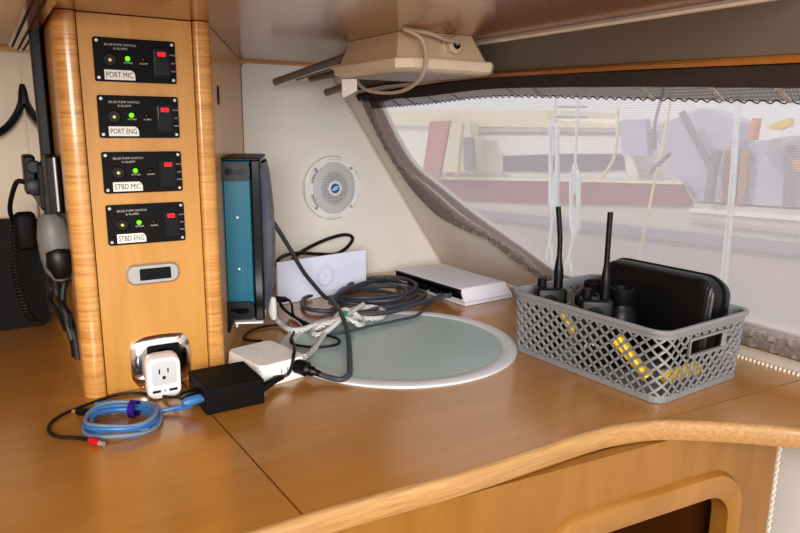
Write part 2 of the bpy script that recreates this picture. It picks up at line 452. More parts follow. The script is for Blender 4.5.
# trims: bead at the ceiling joint, wood strip over the window, piping in the corner, ribbed bead at the worktop
bm = B(); tube(bm, [W(y, CZ-.003, .004) for y in (1.66, 1.2, .8, .3, -.4)], .0035, 6); struct('trim_1', bm, M['bead'])
bm = B(); loft(bm, [[W(y, z_, .0005), W(y, CZ-.002, .0005), W(y, CZ-.002, .004), W(y, z_, .004)] for y, z_ in ((1.60, .5105), (1.4, .5185), (1.018, .5215), (.69, .5155), (.46, .5095), (.2, .4995), (-.2, .4775))]); struct('wall_shade_strip', bm, M['wall_shade'])  # strip laid over the wall above the window, its shade put into the colour
bm = B()
loft(bm, [[W(y, z, o_) for z, o_ in ((zz+.0015, .001), (zz+.0065, .001), (zz+.0065, .012), (zz+.0015, .012))] for y, zz in ((1.60, .503), (1.4, .511), (1.018, .514), (.69, .508), (.46, .502), (.2, .492), (-.2, .47))])
struct('trim_2', bm, M['ceil'])
bm = B(); tube(bm, [Vector((1.18-.684*z-.004, YB-.006, z)) for z in (0, .2, .4, .568)], .0028, 6); struct('trim_7', bm, M['bead'])
bm = B()
n = 190
for k in range(n):
    y = 1.66-1.5*k/n
    c = W(y, .004, .006); box(bm, c, (.006, .0052, .009), .0014, 1)
struct('baseboard_right', bm, M['bead'])

# ---- mesh sunshade covering the window
sh = thing('window_sunshade', 'white mesh sunshade stretched over the raked window, edged with dark grey tape', 'window shade', tuple(W(.9, .05, .006)))
bm = B()
oo = resample(tape_in, 60); tt = resample([(.25, .485), (.46, .494), (.69, .499), (1.018, .505), (1.4, .500), (1.53, .492)], 24)
vs = [bm.verts.new(W(u, v, .0075)) for u, v in oo+tt]; bm.faces.new(vs)
obj('mesh_panel', bm, M['shadegauze'], sh, world=True)
# padded tape: puckered ribbon between its outer and inner edges
NT = 300
ou = resample(outer_yz, NT); inn = resample(tape_in, NT)
bm = B(); rings = []
for i in range(NT):
    a = ou[i]; b = inn[i]; ring = []
    kq = .80 if i < NT*.55 else .92
    b = (a[0]+(b[0]-a[0])*kq, a[1]+(b[1]-a[1])*kq)
    pk = .0018*math.sin(i*1.9)+.0012*math.sin(i*.83)
    for q, h in ((0, .001), (.08, .009), (.3, .0135+pk), (.55, .010-pk), (.8, .0125+pk), (.96, .0095), (1, .006)):
        ring.append(W(a[0]+(b[0]-a[0])*q, a[1]+(b[1]-a[1])*q, h))
    rings.append(ring)
loft(bm, rings, cap=False, closed=False)
obj('edge_tape', bm, M['tape'], sh, world=True, smooth=True)
up_e = [wp(*p) for p in ((359, 93), (395, 88), (430, 83), (500, 74), (640, 67), (800, 60))]+[(.24, .492)]
lo_e = [wp(*p) for p in ((362, 98), (395, 96), (430, 93), (500, 85), (640, 82), (800, 82))]+[(.24, .47)]
st_e = [wp(*p) for p in ((372, 106), (395, 104), (430, 101), (500, 93.5), (640, 95), (800, 97.5))]+[(.24, .455)]
A_ = resample(up_e, 60); B_ = resample(lo_e, 60); C_ = resample(st_e, 60)
bm = B(); loft(bm, [[W(a[0], a[1], .002), W(a[0], a[1], .012), W(b[0], b[1], .013), W(b[0], b[1], .009)] for a, b in zip(A_, B_)])
obj('top_band', bm, M['topband'], sh, world=True, label='dark brown band along the top edge')
bm = B(); loft(bm, [[W(b[0], b[1], .011), W(c[0], c[1], .0095)] for b, c in zip(B_, C_)], cap=False, closed=False)
obj('top_hem', bm, M['hem'], sh, world=True)
bm = B(); C2 = resample(st_e, 300)
tube(bm, [W(c[0], c[1]+(.0022 if k % 4 < 2 else -.0022)*(1 if k % 2 else .3), .0105) for k, c in enumerate(C2)], .0009, 5)
obj('zigzag_stitching', bm, M['stitch'], sh, world=True)
for px in (404, 417, 438, 462, 524, 545, 655, 722, 797):
    i = min(range(60), key=lambda i: abs((W(*C_[i])-EYE).dot(rt)/(W(*C_[i])-EYE).dot(fw)*F_PX+400-px))
    j = max(0, i-1); w_ = .004
    b = B_[i]; c = C_[i]
    bm = B(); prism(bm, [(b[0]-w_, b[1]), (b[0]+w_, b[1]), (c[0]+w_*.6-.006, c[1]), (c[0]-w_-.006, c[1])], lambda u, v, t: W(u, v, t), .0112, .0125)
    obj('hem_tab', bm, M['tape'], sh, world=True)

# ================================================================== WORKTOP AND CABINET
edge = [(-.7, .618), (-.2, .620), (.2, .622), (.30, .621), (.37, .617), (.445, .6115), (.536, .6095), (.637, .6105), (.69, .6095), (.737, .6050), (.797, .589), (.845, .5615), (.908, .513), (.9626, .462), (1.0, .41), (1.05, .30), (1.10, .15), (1.14, 0)]
EP = [Vector((p.x, p.y)) for p in smooth_path([Vector((x, y, 0)) for x, y in edge], 6)]
def edge_y(x):
    for a, b in zip(EP, EP[1:]):
        if a.x <= x <= b.x: return a.y+(b.y-a.y)*(x-a.x)/(b.x-a.x)
    return EP[-1].y
wt = thing('worktop', 'honey coloured maple worktop with a curved front edge and dark seams', 'worktop', (.3, 1.0, -.03))
SX = .2555           # seam 1 runs along y here; seam 2 runs along x at about y = .57
def slab(pts):
    bm = B(); prism(bm, pts, lambda u, v, t: Vector((u, v, t)), -.03, 0); return bm
g = .0012
l1 = [(p.x, p.y) for p in EP if p.x < .249] + [(.2535-g+.006, edge_y(.258))]
s1a = lambda y: .2497+(.2604-.2497)*(.9242-y)/(.9242-.6234)
left = [(p.x, p.y) for p in EP if p.x < s1a(.62)-g] + [(s1a(.6195)-g, edge_y(.26)+.0002), (s1a(1.085)-g, 1.085), (s1a(1.085)-g, 1.655), (-.7, 1.655)]
obj('worktop_panel', slab(left), M['counter'], wt, world=True)
s2 = lambda x: .583+(.5657-.583)*(x-.829)/(1.155-.829)
xs2 = .803
mid = [(s1a(.6195)+g, edge_y(.2615)+.0002)] + [(p.x, p.y) for p in EP if s1a(.62)+g+.002 < p.x < xs2-.002] + [(xs2, s2(xs2)+g), (1.176, s2(1.176)+g), (1.176, 1.655), (s1a(1.085)+g, 1.655), (s1a(1.085)+g, 1.085)]
obj('worktop_panel', slab(mid), M['counter'], wt, world=True)
right = [(xs2+.004, s2(xs2+.004)-g)] + [(p.x, p.y) for p in EP if p.x > xs2+.006] + [(1.176, 0), (1.176, s2(1.176)-g)]
obj('worktop_panel', slab(right), M['counter'], wt, world=True)
bm = B(); box_between(bm, (s1a(.62)-.003, .626, -.028), (s1a(1.085)+.004, 1.085, -.004))
obj('seam_filler', bm, M['seam'], wt, world=True, label='dark seam line across the left half')
bm = B(); prism(bm, [(xs2, s2(xs2)-.003), (1.175, s2(1.175)-.003), (1.175, s2(1.175)+.003), (xs2, s2(xs2)+.003)], lambda u, v, t: Vector((u, v, t)), -.028, -.004)
obj('seam_filler', bm, M['seam'], wt, world=True, label='dark seam line at the right end')
bm = B(); rings = []
for i, p in enumerate(EP):
    t = (EP[min(i+1, len(EP)-1)]-EP[max(0, i-1)]).normalized(); nrm = Vector((t.y, -t.x))
    rings.append([Vector((p.x+nrm.x*d, p.y+nrm.y*d, z)) for d, z in ((.0004, .0005), (.005, .0008), (.0085, -.0015), (.0105, -.006), (.0105, -.024), (.0085, -.0285), (.0004, -.030))])
loft(bm, rings)
obj('edge_nosing', bm, M['nosing'], wt, world=True, smooth=True)

cab = thing('lower_cabinet', 'brown wooden cabinet front with a round cornered opening, under the worktop', 'cabinet', (.5, .6, -.95))
ca = Vector((.60, .592, 0)); cd = Vector((.5, -.045, 0)).normalized(); cn = Vector((cd.y, -cd.x, 0))  # cn points to the viewer
def cf(u, v, t): return ca+cd*u+Vector((0, 0, v))+cn*t
def cp(px, py):
    p = on_plane(px, py, ca, cn); return ((p-ca).dot(cd), p.z)
o_t = -.105
cu0 = cp(545, 533); ur = cp(738, 505)[0]; ul = cp(540, 533)[0]
ow = ur-ul; oc = (ur+ul)/2
outer_o = rrect(ow, .34, .075, 8, oc, o_t-.17)
inr = cp(727, 520)[0]
inner_o = rrect((inr-(ul+.055)), .255, .05, 8, (inr+ul+.055)/2, o_t-.047-.1275)
bm = B()
plate_with_hole(bm, [(-1.3, -.90), (cp(777, 450)[0], -.90), (cp(777, 450)[0], -.0305), (-1.3, -.0305)], outer_o, cf, -.018, 0)
obj('cabinet_face', bm, M['cabinet'], cab, world=True)
bm = B()
n = len(outer_o)
rr = [([(u, v) for u, v in outer_o], -.004), ([(oc+(u-oc)*.985, o_t-.17+(v-o_t+.17)*.97) for u, v in outer_o], .004)]
ring = lambda pts, t: [cf(u, v, t) for u, v in pts]
mid_o = [((a[0]*.45+b[0]*.55), (a[1]*.45+b[1]*.55)) for a, b in zip(outer_o, inner_o)]
loft(bm, [ring(outer_o, -.016), ring(outer_o, .001), ring(rr[1][0], .009), ring(mid_o, .009), ring(inner_o, .001), ring(inner_o, -.03)], cap=False)
obj('opening_frame', bm, M['frameswood'], cab, world=True, smooth=True)
bm = B()
prism(bm, [(ul-.1, -.62), (ur+.03, -.62), (ur+.03, -.06), (ul-.1, -.06)], cf, -.33, -.31)
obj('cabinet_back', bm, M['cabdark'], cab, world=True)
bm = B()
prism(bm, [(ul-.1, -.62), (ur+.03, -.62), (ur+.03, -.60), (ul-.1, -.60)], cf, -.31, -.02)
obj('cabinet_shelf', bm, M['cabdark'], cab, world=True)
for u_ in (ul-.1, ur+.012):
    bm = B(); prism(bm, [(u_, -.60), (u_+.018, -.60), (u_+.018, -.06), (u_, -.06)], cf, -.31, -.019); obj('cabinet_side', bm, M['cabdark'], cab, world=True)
# zigzag bead on the right edge of the cabinet face
bm = B(); ue = cp(777, 450)[0]+.004
tube(bm, [cf(ue+(.0025 if k % 2 else -.0025), -.036-.006*k, .002) for k in range(120)], .0022, 5)
obj('edge_beading', bm, M['bead'], cab, world=True, label='ivory zigzag beading')

# ---- frosted hatch
hc = Vector((.6596, 1.0745, 0)); hr = .231
h = thing('deck_hatch', 'large round frosted glass hatch with white rim set in the worktop', 'hatch', tuple(hc))
bm = B()
prof_n = 72
def rg(r_, z): return [Vector((r_*math.cos(2*PI*k/prof_n), r_*math.sin(2*PI*k/prof_n), z)) for k in range(prof_n)]
loft(bm, [rg(hr, 0), rg(hr-.001, .003), rg(hr-.004, .0042), rg(hr-.026, .0042), rg(hr-.0285, .003), rg(hr-.0285, 0)], cap=False)
obj('hatch_rim', bm, M['rim'], h, smooth=True)
bm = B(); loft(bm, [rg(hr-.0285, .0002), rg(hr-.0285, .0026)]); obj('hatch_glass', bm, M['hatchglass'], h)

# ================================================================== INSTRUMENT COLUMN
col = thing('instrument_column', 'maple instrument column with rounded figured corner posts, carrying four switch panels', 'column', (.21, 1.3, 0))
bm = B(); box_between(bm, (.1300, YP, 0.0005), (.2895, YP+.014, CZ-.001)); obj('front_panel', bm, M['panel'], col, world=True)
def post(xa, xb, rside):
    """vertical post, outline in plan; front corners rounded, the outer one more"""
    pts = []
    rl, rr_ = (.020, .006) if rside < 0 else (.006, .014)
    yb, yf = YP+.05, YP-.009
    pts += [(xa, yb)]
    pts += [(xa+rl-rl*math.cos(R(a)), yf+rl-rl*math.sin(R(a))) for a in range(0, 91, 15)]
    pts += [(xb-rr_+rr_*math.sin(R(a)), yf+rr_-rr_*math.cos(R(a))) for a in range(0, 91, 15)]
    pts += [(xb, yb)]
    b = B(); prism(b, pts, lambda u, v, t: Vector((u, v, t)), .0005, CZ-.001); return b
obj('corner_post', post(.0985, .1285, -1), M['post'], col, world=True, smooth=True)
obj('corner_post', post(.2910, .3190, 1), M['post'], col, world=True, smooth=True)
for xs_ in (.1283, .2893):
    bm = B(); box_between(bm, (xs_, YP+.003, .0005), (xs_+.0019, YP+.01, CZ-.002)); obj('seam_strip', bm, M['seam'], col, world=True)
bm = B(); box_between(bm, (.101, YP+.05, .0005), (.113, YB-.008, CZ-.001)); obj('side_panel', bm, M['panel'], col, world=True)
bm = B(); prism(bm, [(.3175, YP+.012), (.5615, YB-.001), (.5495, YB-.001), (.3055, YP+.015)], lambda u, v, t: Vector((u, v, t)), .0005, CZ-.001); obj('side_panel', bm, M['wallwood'], col, world=True, label='slanted pale wooden side')
bm = B(); o_ = Vector((.3575, 1.1955, .468)); e_ = Vector((.394, .919, 0)); n_ = Vector((.919, -.394, 0)); prism(bm, [(.0105*math.cos(2*PI*k/20), .0165*math.sin(2*PI*k/20)) for k in range(20)], lambda u, v, t: o_+e_*u+Vector((0, 0, v))+n_*t, -.004, .0035); obj('finger_hole', bm, M['seam'], col, world=True)

def pf(u, v, t): return Vector((u, -t, v))      # panel-local: u right, v up, t out of the wall
def switch_panel(z, text, label):
    p = thing('switch_panel', label, 'switch panel', (.1485, YP-.0003, z-.0612), 0, 'bilge pump switch panels on the column')
    bm = B(); prism(bm, rrect(.114, .0612, .003, 4, .057, .0306), pf, 0, .004); obj('panel_plate', bm, M['matblack'], p)
    for u, v in ((.0048, .0562), (.1092, .0562), (.0048, .005), (.1092, .005)):
        bm = B(); lathe(bm, [(.0027, 0), (.0027, .0009), (.0021, .0016), (.0009, .0016), (.0007, .001)], n=14, mtx=Matrix.Rotation(R(90), 4, 'X')); bmesh.ops.translate(bm, vec=pf(u, v, .004), verts=bm.verts)
        obj('screw', bm, M['steel'], p, smooth=True)
    bm = B(); lathe(bm, [(.0098, 0), (.0098, .0012), (.0088, .0018), (.0084, .0012), (.0030, .0012), (.0028, .0005)], n=24, mtx=Matrix.Rotation(R(90), 4, 'X')); bmesh.ops.translate(bm, vec=pf(.0213, .0305, .004), verts=bm.verts)
    bz = obj('buzzer', bm, M['black'], p, smooth=True)
    bm = B(); lathe(bm, [(.0026, 0), (.0026, .0012), (.0012, .0022)], n=14, mtx=Matrix.Rotation(R(90), 4, 'X')); bmesh.ops.translate(bm, vec=pf(.0215, .0303, .0042), verts=bm.verts); obj('buzzer_core', bm, M['brass'], bz, smooth=True)
    for nm, u, m_ in (('power_light', .0455, 'led_green'), ('alarm_light', .0672, 'dark_led')):
        bm = B(); lathe(bm, [(.0034, 0), (.0034, .0012), (.0024, .0028), (.0008, .0034)], n=16, mtx=Matrix.Rotation(R(90), 4, 'X')); bmesh.ops.translate(bm, vec=pf(u, .0330, .004), verts=bm.verts)
        obj(nm, bm, M[m_], p, smooth=True)
    bm = B(); ring_plate(bm, rrect(.0245, .0410, .002, 3, .0925, .0285), rrect(.0205, .0370, .0015, 3, .0925, .0285), pf, .0038, .0062)
    sw = obj('rocker_switch', bm, M['black'], p)
    bm = B(); prism(bm, rrect(.0200, .0365, .001, 2, .0925, .0285), lambda u, v, t: pf(u, v, t*(1+.35*abs(v-.0285)/.018)), .004, .0075); obj('rocker', bm, M['glossblack'], sw)
    bm = B(); prism(bm, rrect(.0115, .0062, .001, 2, .0925, .0415), pf, .006, .0110); obj('red_window', bm, M['red_lens'], sw)
    bm = B()
    for i in range(5):
        for j in range(3): box(bm, pf(.0862+i*.0031, .0135+j*.0028, .0088), (.0012, .0008, .0012))
    obj('rocker_dots', bm, M['darkgrey'], sw)
    o_ = [(.0125, .0026), (.0545, .0026), (.0545, .0105), (.0530, .0140), (.0495, .0166), (.0125, .0166)]
    bm = B(); prism(bm, o_, pf, .004, .0046); st = obj('label_sticker', bm, M['sticker'], p)
    bm = text_bm(text, .0112, lambda u, v: pf(.0332+u, .0092+v, .0048), .0365); obj('label_lettering', bm, M['ink'], st)
    for nm, s, u, v, sz in (('printed_title', 'BILGE PUMP SWITCH', .0365, .0515, .0046), ('printed_title', '& ALARM', .0365, .0463, .0046), ('power_lettering', 'POWER', .0462, .0270, .0036),
                            ('alarm_lettering', 'ALARM', .0678, .0270, .0036), ('switch_lettering', 'AUTO', .1098, .0415, .0032), ('switch_lettering', 'OFF', .1098, .0295, .0032), ('switch_lettering', 'MAN', .1098, .0180, .0032)):
        bm = text_bm(s, sz, lambda a, b: pf(u+a, v+b, .0043)); obj(nm, bm, M['print'], p)
switch_panel(.5390, 'PORT MIC', 'black switch panel marked PORT MIC, topmost of the four on the column')
switch_panel(.4585, 'PORT ENG', 'black switch panel marked PORT ENG, second from the top of the column')
switch_panel(.3768, 'STBD MIC', 'black switch panel marked STBD MIC, third from the top of the column')
switch_panel(.2981, 'STBD ENG', 'black switch panel marked STBD ENG, lowest of the four on the column')

d = thing('wall_display', 'small blank black display in a silver oval bezel, below the switch panels', 'display', (.2098, YP-.0003, .1720))
def pill(w, h_, r_): return rrect(w, h_, r_, 6, 0, .0160)
bm = B(); loft(bm, [[pf(u, v, 0) for u, v in pill(.0800, .0320, .013)], [pf(u, v, .004) for u, v in pill(.0800, .0320, .013)], [pf(u, v, .007) for u, v in pill(.0745, .0270, .011)]])
obj('bezel', bm, M['silver'], d, smooth=True)
bm = B(); prism(bm, rrect(.0470, .0185, .0015, 3, .003, .0160), pf, .006, .0074); obj('screen', bm, M['glossblack'], d)

s = thing('socket_plate', 'chrome socket plate with black socket low on the column', 'socket', (.2135, YP-.0003, .0010))
def bulge(w, h_, k, n=8):
    pts = []
    hw, hh = w/2, h_/2
    for (ax, ay), (bx_, by_) in (((-hw, -hh), (hw, -hh)), ((hw, -hh), (hw, hh)), ((hw, hh), (-hw, hh)), ((-hw, hh), (-hw, -hh))):
        for q in range(n):
            t = q/n; tt_ = .08+.84*t
            x = ax+(bx_-ax)*tt_; y = ay+(by_-ay)*tt_
            nx, ny = (by_-ay)/math.hypot(bx_-ax, by_-ay), -(bx_-ax)/math.hypot(bx_-ax, by_-ay)
            b_ = k*4*tt_*(1-tt_); pts.append((x+nx*b_, y+ny*b_+.0425))
    return pts
bm = B(); loft(bm, [[pf(u, v, 0) for u, v in bulge(.086, .079, .004)], [pf(u, v, .003) for u, v in bulge(.086, .079, .004)], [pf(u, v, .009) for u, v in bulge(.074, .067, .003)], [pf(u, v, .0095) for u, v in bulge(.052, .052, .001)]])
obj('chrome_plate', bm, M['chrome'], s, smooth=True)
bm = B(); ring_plate(bm, rrect(.050, .054, .003, 4, .003, .044), circ(.0205, 24, .003, .044), pf, .0085, .0115)
sk = obj('socket', bm, M['black'], s)
bm = B(); prism(bm, circ(.0212, 24, .003, .044), pf, .0088, .0095); obj('socket_well', bm, M['glossblack'], sk)

# travel adapter plugged into the socket
a = thing('plug_adapter', 'white travel adapter with US outlet and two USB slots, plugged into the chrome socket', 'adapter', (.2048, YP-.005, .0010))
def ad(w, h_, r_, t, dz=0, dx=0): return [pf(u+dx, (v+dz)*.95, t) for u, v in rrect(w, h_, r_, 6, 0, .0350)]
bm = B(); loft(bm, [ad(.040, .040, .018, .001, .006, .010), ad(.042, .044, .016, .016, .005, .008), ad(.0500, .066, .014, .020, 0, .004), ad(.0520, .070, .014, .030, 0, .002), ad(.0520, .070, .014, .053), ad(.0480, .066, .012, .057)])
obj('adapter_body', bm, M['white'], a, smooth=True)
bm = B(); prism(bm, rrect(.0370, .0370, .006, 5, 0, .0415), pf, .0565, .0580); fp = obj('outlet_face', bm, M['lightgrey'], a)
for u, v, w_, h_ in ((-.0070, .0450, .0022, .0078), (.0058, .0455, .0022, .0066)):
    bm = B(); prism(bm, rrect(w_, h_, .0004, 2, u, v), pf, .0575, .0583); obj('outlet_slot', bm, M['ink'], fp)
bm = B(); prism(bm, [(x, y) for x, y in circ(.0028, 14, -.0005, .0345)], pf, .0575, .0583); obj('ground_hole', bm, M['ink'], fp)
for u in (-.0125, .0125):
    bm = B(); prism(bm, rrect(.0122, .0040, .0006, 2, u, .0130), pf, .0560, .0575); obj('usb_slot', bm, M['ink'], a)
bm = B(); prism(bm, circ(.0014, 10, 0, .0130), pf, .0560, .0576); obj('indicator_light', bm, M['bluebadge'], a)

# ================================================================== NOOK LEFT OF THE COLUMN
mo = thing('nook_display', 'large glossy screen with black frame on the left side of the column, seen edge on', 'monitor', (.09, 1.45, .28))
bm = B(); box_between(bm, (.0840, 1.262, .285), (.0960, 1.640, .569)); obj('screen', bm, M['screen'], mo, world=True)
bm = B(); box_between(bm, (.0800, 1.236, .262), (.0962, 1.2615, .569), .003, 2); box_between(bm, (.0815, 1.262, .262), (.0962, 1.640, .2845), .003, 2); obj('frame', bm, M['black'], mo, world=True)
bm = B(); tube(bm, [Vector((.0865, 1.652, z)) for z in (0.002, .3, .558)], .0045, 8); struct('trim_8', bm, M['bead'])
# chart plotter
def nk(px, py, y): return on_y(px, py, y)
c = thing('chart_plotter', 'black instrument with a pale edge strip mounted on the left side of the column', 'instrument', (.09, 1.17, .27))
bm = B(); box_between(bm, (.0785, 1.146, .274), (.0975, 1.215, .3695), .004, 2); obj('instrument_body', bm, M['black'], c, world=True)
bm = B(); box_between(bm, (.0885, 1.1435, .277), (.0925, 1.1465, .3675), .001, 1); obj('edge_strip', bm, M['silver'], c, world=True, label='pale silver edge strip')
c = thing('radio_set', 'black radio with round knobs projecting left from the column side', 'radio', (.05, 1.3, .27))
bm = B(); box_between(bm, (.0740, 1.262, .275), (.0830, 1.375, .352), .003, 2); box_between(bm, (.0560, 1.300, .298), (.0742, 1.362, .364), .004, 2); obj('radio_body', bm, M['black'], c, world=True)
for z, r_ in ((.346, .011), (.312, .014)):
    bm = B(); lathe(bm, [(r_, 0), (r_, .016), (r_*.8, .018)], n=18, mtx=Matrix.Rotation(R(90), 4, 'X')); bmesh.ops.translate(bm, vec=(.069, 1.290, z), verts=bm.verts); obj('knob', bm, M['darkgrey'], c, world=True, smooth=True)
bm = B(); cable(bm, [nk(25, 182, 1.32), nk(17, 182, 1.33), nk(12, 195, 1.36), nk(10, 210, 1.4), nk(14, 224, 1.5)], .0042); obj('power_lead', bm, M['blackcable'], c, world=True, smooth=True)
# black pull cable with fitting on the nook wall
c = thing('cable_drop', 'black cable hanging from a tapered fitting on the cream nook wall', 'cable', tuple(nk(23, 95, 1.64)))
bm = B(); lathe(bm, [(.0115, -.024), (.009, .0), (.005, .016)], c=nk(23, 92, 1.645), n=14); obj('cable_fitting', bm, M['black'], c, world=True, smooth=True)
bm = B(); cable(bm, [nk(23, 98, 1.645), nk(18, 112, 1.645), nk(10, 124, 1.64), nk(0, 132, 1.63), nk(-14, 138, 1.62)], .0072); obj('cable', bm, M['blackcable'], c, world=True, smooth=True)
# handset on its hook
y0 = 1.13
c = thing('radio_handset', 'grey radio handset hanging on the left side of the column', 'handset', tuple(nk(55, 280, y0)))
ra = []
for px, py, rx in ((49, 214, .010), (51, 220, .0185), (54, 236, .0235), (57, 255, .0235), (59, 270, .0195), (61, 280, .010)):
    p = nk(px, py, y0); ra.append([p+Vector((math.cos(2*PI*k/14)*rx, math.sin(2*PI*k/14)*rx*.8, 0)) for k in range(14)])
bm = B(); loft(bm, ra); obj('handset_body', bm, M['handset'], c, world=True, smooth=True)
bm = B()
ra = []
for px, py, rx in ((57, 247, .012), (59, 252, .0205), (61, 266, .0205), (62, 278, .010)):
    p = nk(px, py, y0-.008); ra.append([p+Vector((math.cos(2*PI*k/12)*rx, math.sin(2*PI*k/12)*rx*.8, 0)) for k in range(12)])
loft(bm, ra); obj('grip', bm, M['black'], c, world=True, smooth=True)
bm = B(); p = nk(66, 245, y0+.03); box(bm, p, (.022, .05, .11), .004, 2); obj('cradle', bm, M['black'], c, world=True)
c = thing('microphone', 'black fist microphone behind the grey handset in the nook', 'microphone', tuple(nk(27, 248, 1.42)))
bm = B(); p0 = nk(26, 231, 1.42); box(bm, p0, (.036, .03, .072), .010, 3); obj('microphone_body', bm, M['matblack'], c, world=True, smooth=True)
bm = B(); hel = []
ctr = smooth_path([nk(14, 226, 1.44), nk(15, 262, 1.44), nk(20, 290, 1.43), nk(30, 316, 1.41), nk(38, 322, 1.40)], 60)
for i, p in enumerate(ctr):
    a_ = i*.9; hel.append(p+Vector((math.cos(a_)*.007, math.sin(a_)*.007, 0)))
tube(bm, hel, .0022, 5); obj('coiled_cord', bm, M['blackcable'], c, world=True, smooth=True)
# black cover panel at the back of the nook
bm = B(); prism(bm, rrect(.34, .226, .012, 5, -.085, .1145), lambda u, v, t: Vector((u, 1.545-t, v)), -.02, 0)
o = obj('flat_screen', bm, M['matblack'], None); tag(o, 'black flat screen standing on the worktop at the far left', 'screen')
c = thing('wire_harness', 'bundle of black wires running down the left side of the column', 'wires', tuple(nk(65, 300, 1.15)))
for pts, r_ in (([(56, 278, 1.17), (58, 295, 1.17), (64, 308, 1.15), (70, 322, 1.14), (76, 340, 1.13), (79, 360, 1.12)], .006), ([(66, 276, 1.17), (63, 300, 1.16), (68, 325, 1.14), (74, 345, 1.13)], .005), ([(48, 270, 1.25), (52, 290, 1.22), (50, 300, 1.25), (58, 312, 1.2), (66, 330, 1.16)], .004)):
    bm = B(); cable(bm, [nk(*p) for p in pts], r_); obj('wire', bm, M['blackcable'], c, world=True, smooth=True)
for z, y in ((.115, 1.138), (.070, 1.135)):
    bm = B(); box(bm, (.0915, y, z), (.006, .02, .03), .002, 1); obj('clip', bm, M['black'], c, world=True)
# overhead locker edge at the top left
c = thing('overhead_beam', 'grooved wooden beam edge under the soffit at the top left corner', 'beam', (.05, 1.3, CZ-.02))
bm = B(); prism(bm, [(.060, .80), (.092, .80), (.092, 1.655), (.060, 1.50)], lambda u, v, t: Vector((u, v, t)), CZ-.014, CZ-.0005); obj('beam', bm, M['ceil'], c, world=True)
bm = B(); prism(bm, [(.066, .80), (.069, .80), (.069, 1.52), (.066, 1.51)], lambda u, v, t: Vector((u, v, t)), CZ-.0155, CZ-.0135); prism(bm, [(.078, .80), (.0805, .80), (.0805, 1.58), (.078, 1.57)], lambda u, v, t: Vector((u, v, t)), CZ-.0155, CZ-.0135); obj('groove', bm, M['seam'], c, world=True)
bm = B(); box_between(bm, (-.2, .8, CZ-.010), (.060, 1.50, CZ-.0005)); o = struct('trim_9', bm, M['vinyl_nook'])
# ================================================================== TEAL DEVICE
a0 = R(-23.2)
dv = thing('power_inverter', 'tall teal and black cased electronic unit with mesh grille, mounted on the slanted column side', 'power unit', (.3605, 1.200, .045), a0)
DW, DD, Z0, Z1 = .069, .190, .015, .3145
bm = B(); box_between(bm, (.001, .004, Z0), (.0505, DD, Z1-.004), .003, 2); obj('teal_side', bm, M['teal'], dv)
bm = B(); box_between(bm, (.0510, -.001, Z0-.003), (.069, DD, Z1-.003), .003, 2); obj('black_shell', bm, M['glossblack'], dv)
bm = B(); box_between(bm, (.0002, -.0005, Z1-.005), (.0695, DD+.001, Z1), .002, 2); obj('top_cover', bm, M['black'], dv)
bm = B(); rings = []
for k in range(13):
    t = k/12; z = Z0+.010+(Z1-Z0-.020)*t; b_ = .006+.014*math.sin(PI*t)**.6
    rings.append([Vector((.0685, .022, z)), Vector((.0685+b_*.8, .038, z)), Vector((.0685+b_, .095, z)), Vector((.0685+b_*.8, .160, z)), Vector((.0685, .182, z))])
loft(bm, rings, closed=False, cap=False); obj('grille', bm, M['greygrille'], dv, smooth=True)
bm = B()
for k in range(3):
    y_ = .004+.006*k
    loft(bm, [[Vector((.0688+.004*math.sin(PI*t/10)**.6*(k+1)*.8, y_, Z0+.02+(Z1-Z0-.04)*t/10)), Vector((.0692+.004*math.sin(PI*t/10)**.6*(k+1)*.8, y_+.004, Z0+.02+(Z1-Z0-.04)*t/10))] for t in range(11)], closed=False, cap=False)
obj('heatsink_fins', bm, M['bluefin'], dv)
for z0, z1 in ((Z1-.040, Z1-.007), (Z0+.002, Z0+.034)):
    bm = B(); prism(bm, rrect(.0535, z1-z0, .010, 5, .0240, (z0+z1)/2), lambda u, v, t: Vector((u, -t, v)), -.006, .008)
    hb = obj('corner_bumper', bm, M['black'], dv)
    bm = B(); prism(bm, rrect(.034, .011, .004, 4, .0240, (z0+z1)/2), lambda u, v, t: Vector((u, -t, v)), .0078, .0088); obj('bumper_slot', bm, M['glossblack'], hb)
for z in (Z0+.096, Z0+.192):
    bm = B(); lathe(bm, [(.0026, 0), (.0026, .001), (.0016, .002)], n=12, mtx=Matrix.Rotation(R(90), 4, 'X')); bmesh.ops.translate(bm, vec=(.025, .004, z), verts=bm.verts); obj('screw', bm, M['steel'], dv, smooth=True)
bm = B(); box_between(bm, (.014, -.008, Z0-.0075), (.066, .17, Z0-.0035), .001, 1); box_between(bm, (.016, -.006, Z0-.014), (.019, .16, Z0-.007)); obj('mounting_plate', bm, M['stripwhite'], dv, label='white mounting plate')
bm = B(); prism(bm, [(-.0005, .012), (.018, .012), (.016, .002), (.009, -.012), (.005, -.026), (-.0005, -.026)], lambda u, v, t: Vector((u, -.008-t, v+Z0+.004)), -.003, .003); obj('foot_bracket', bm, M['black'], dv)

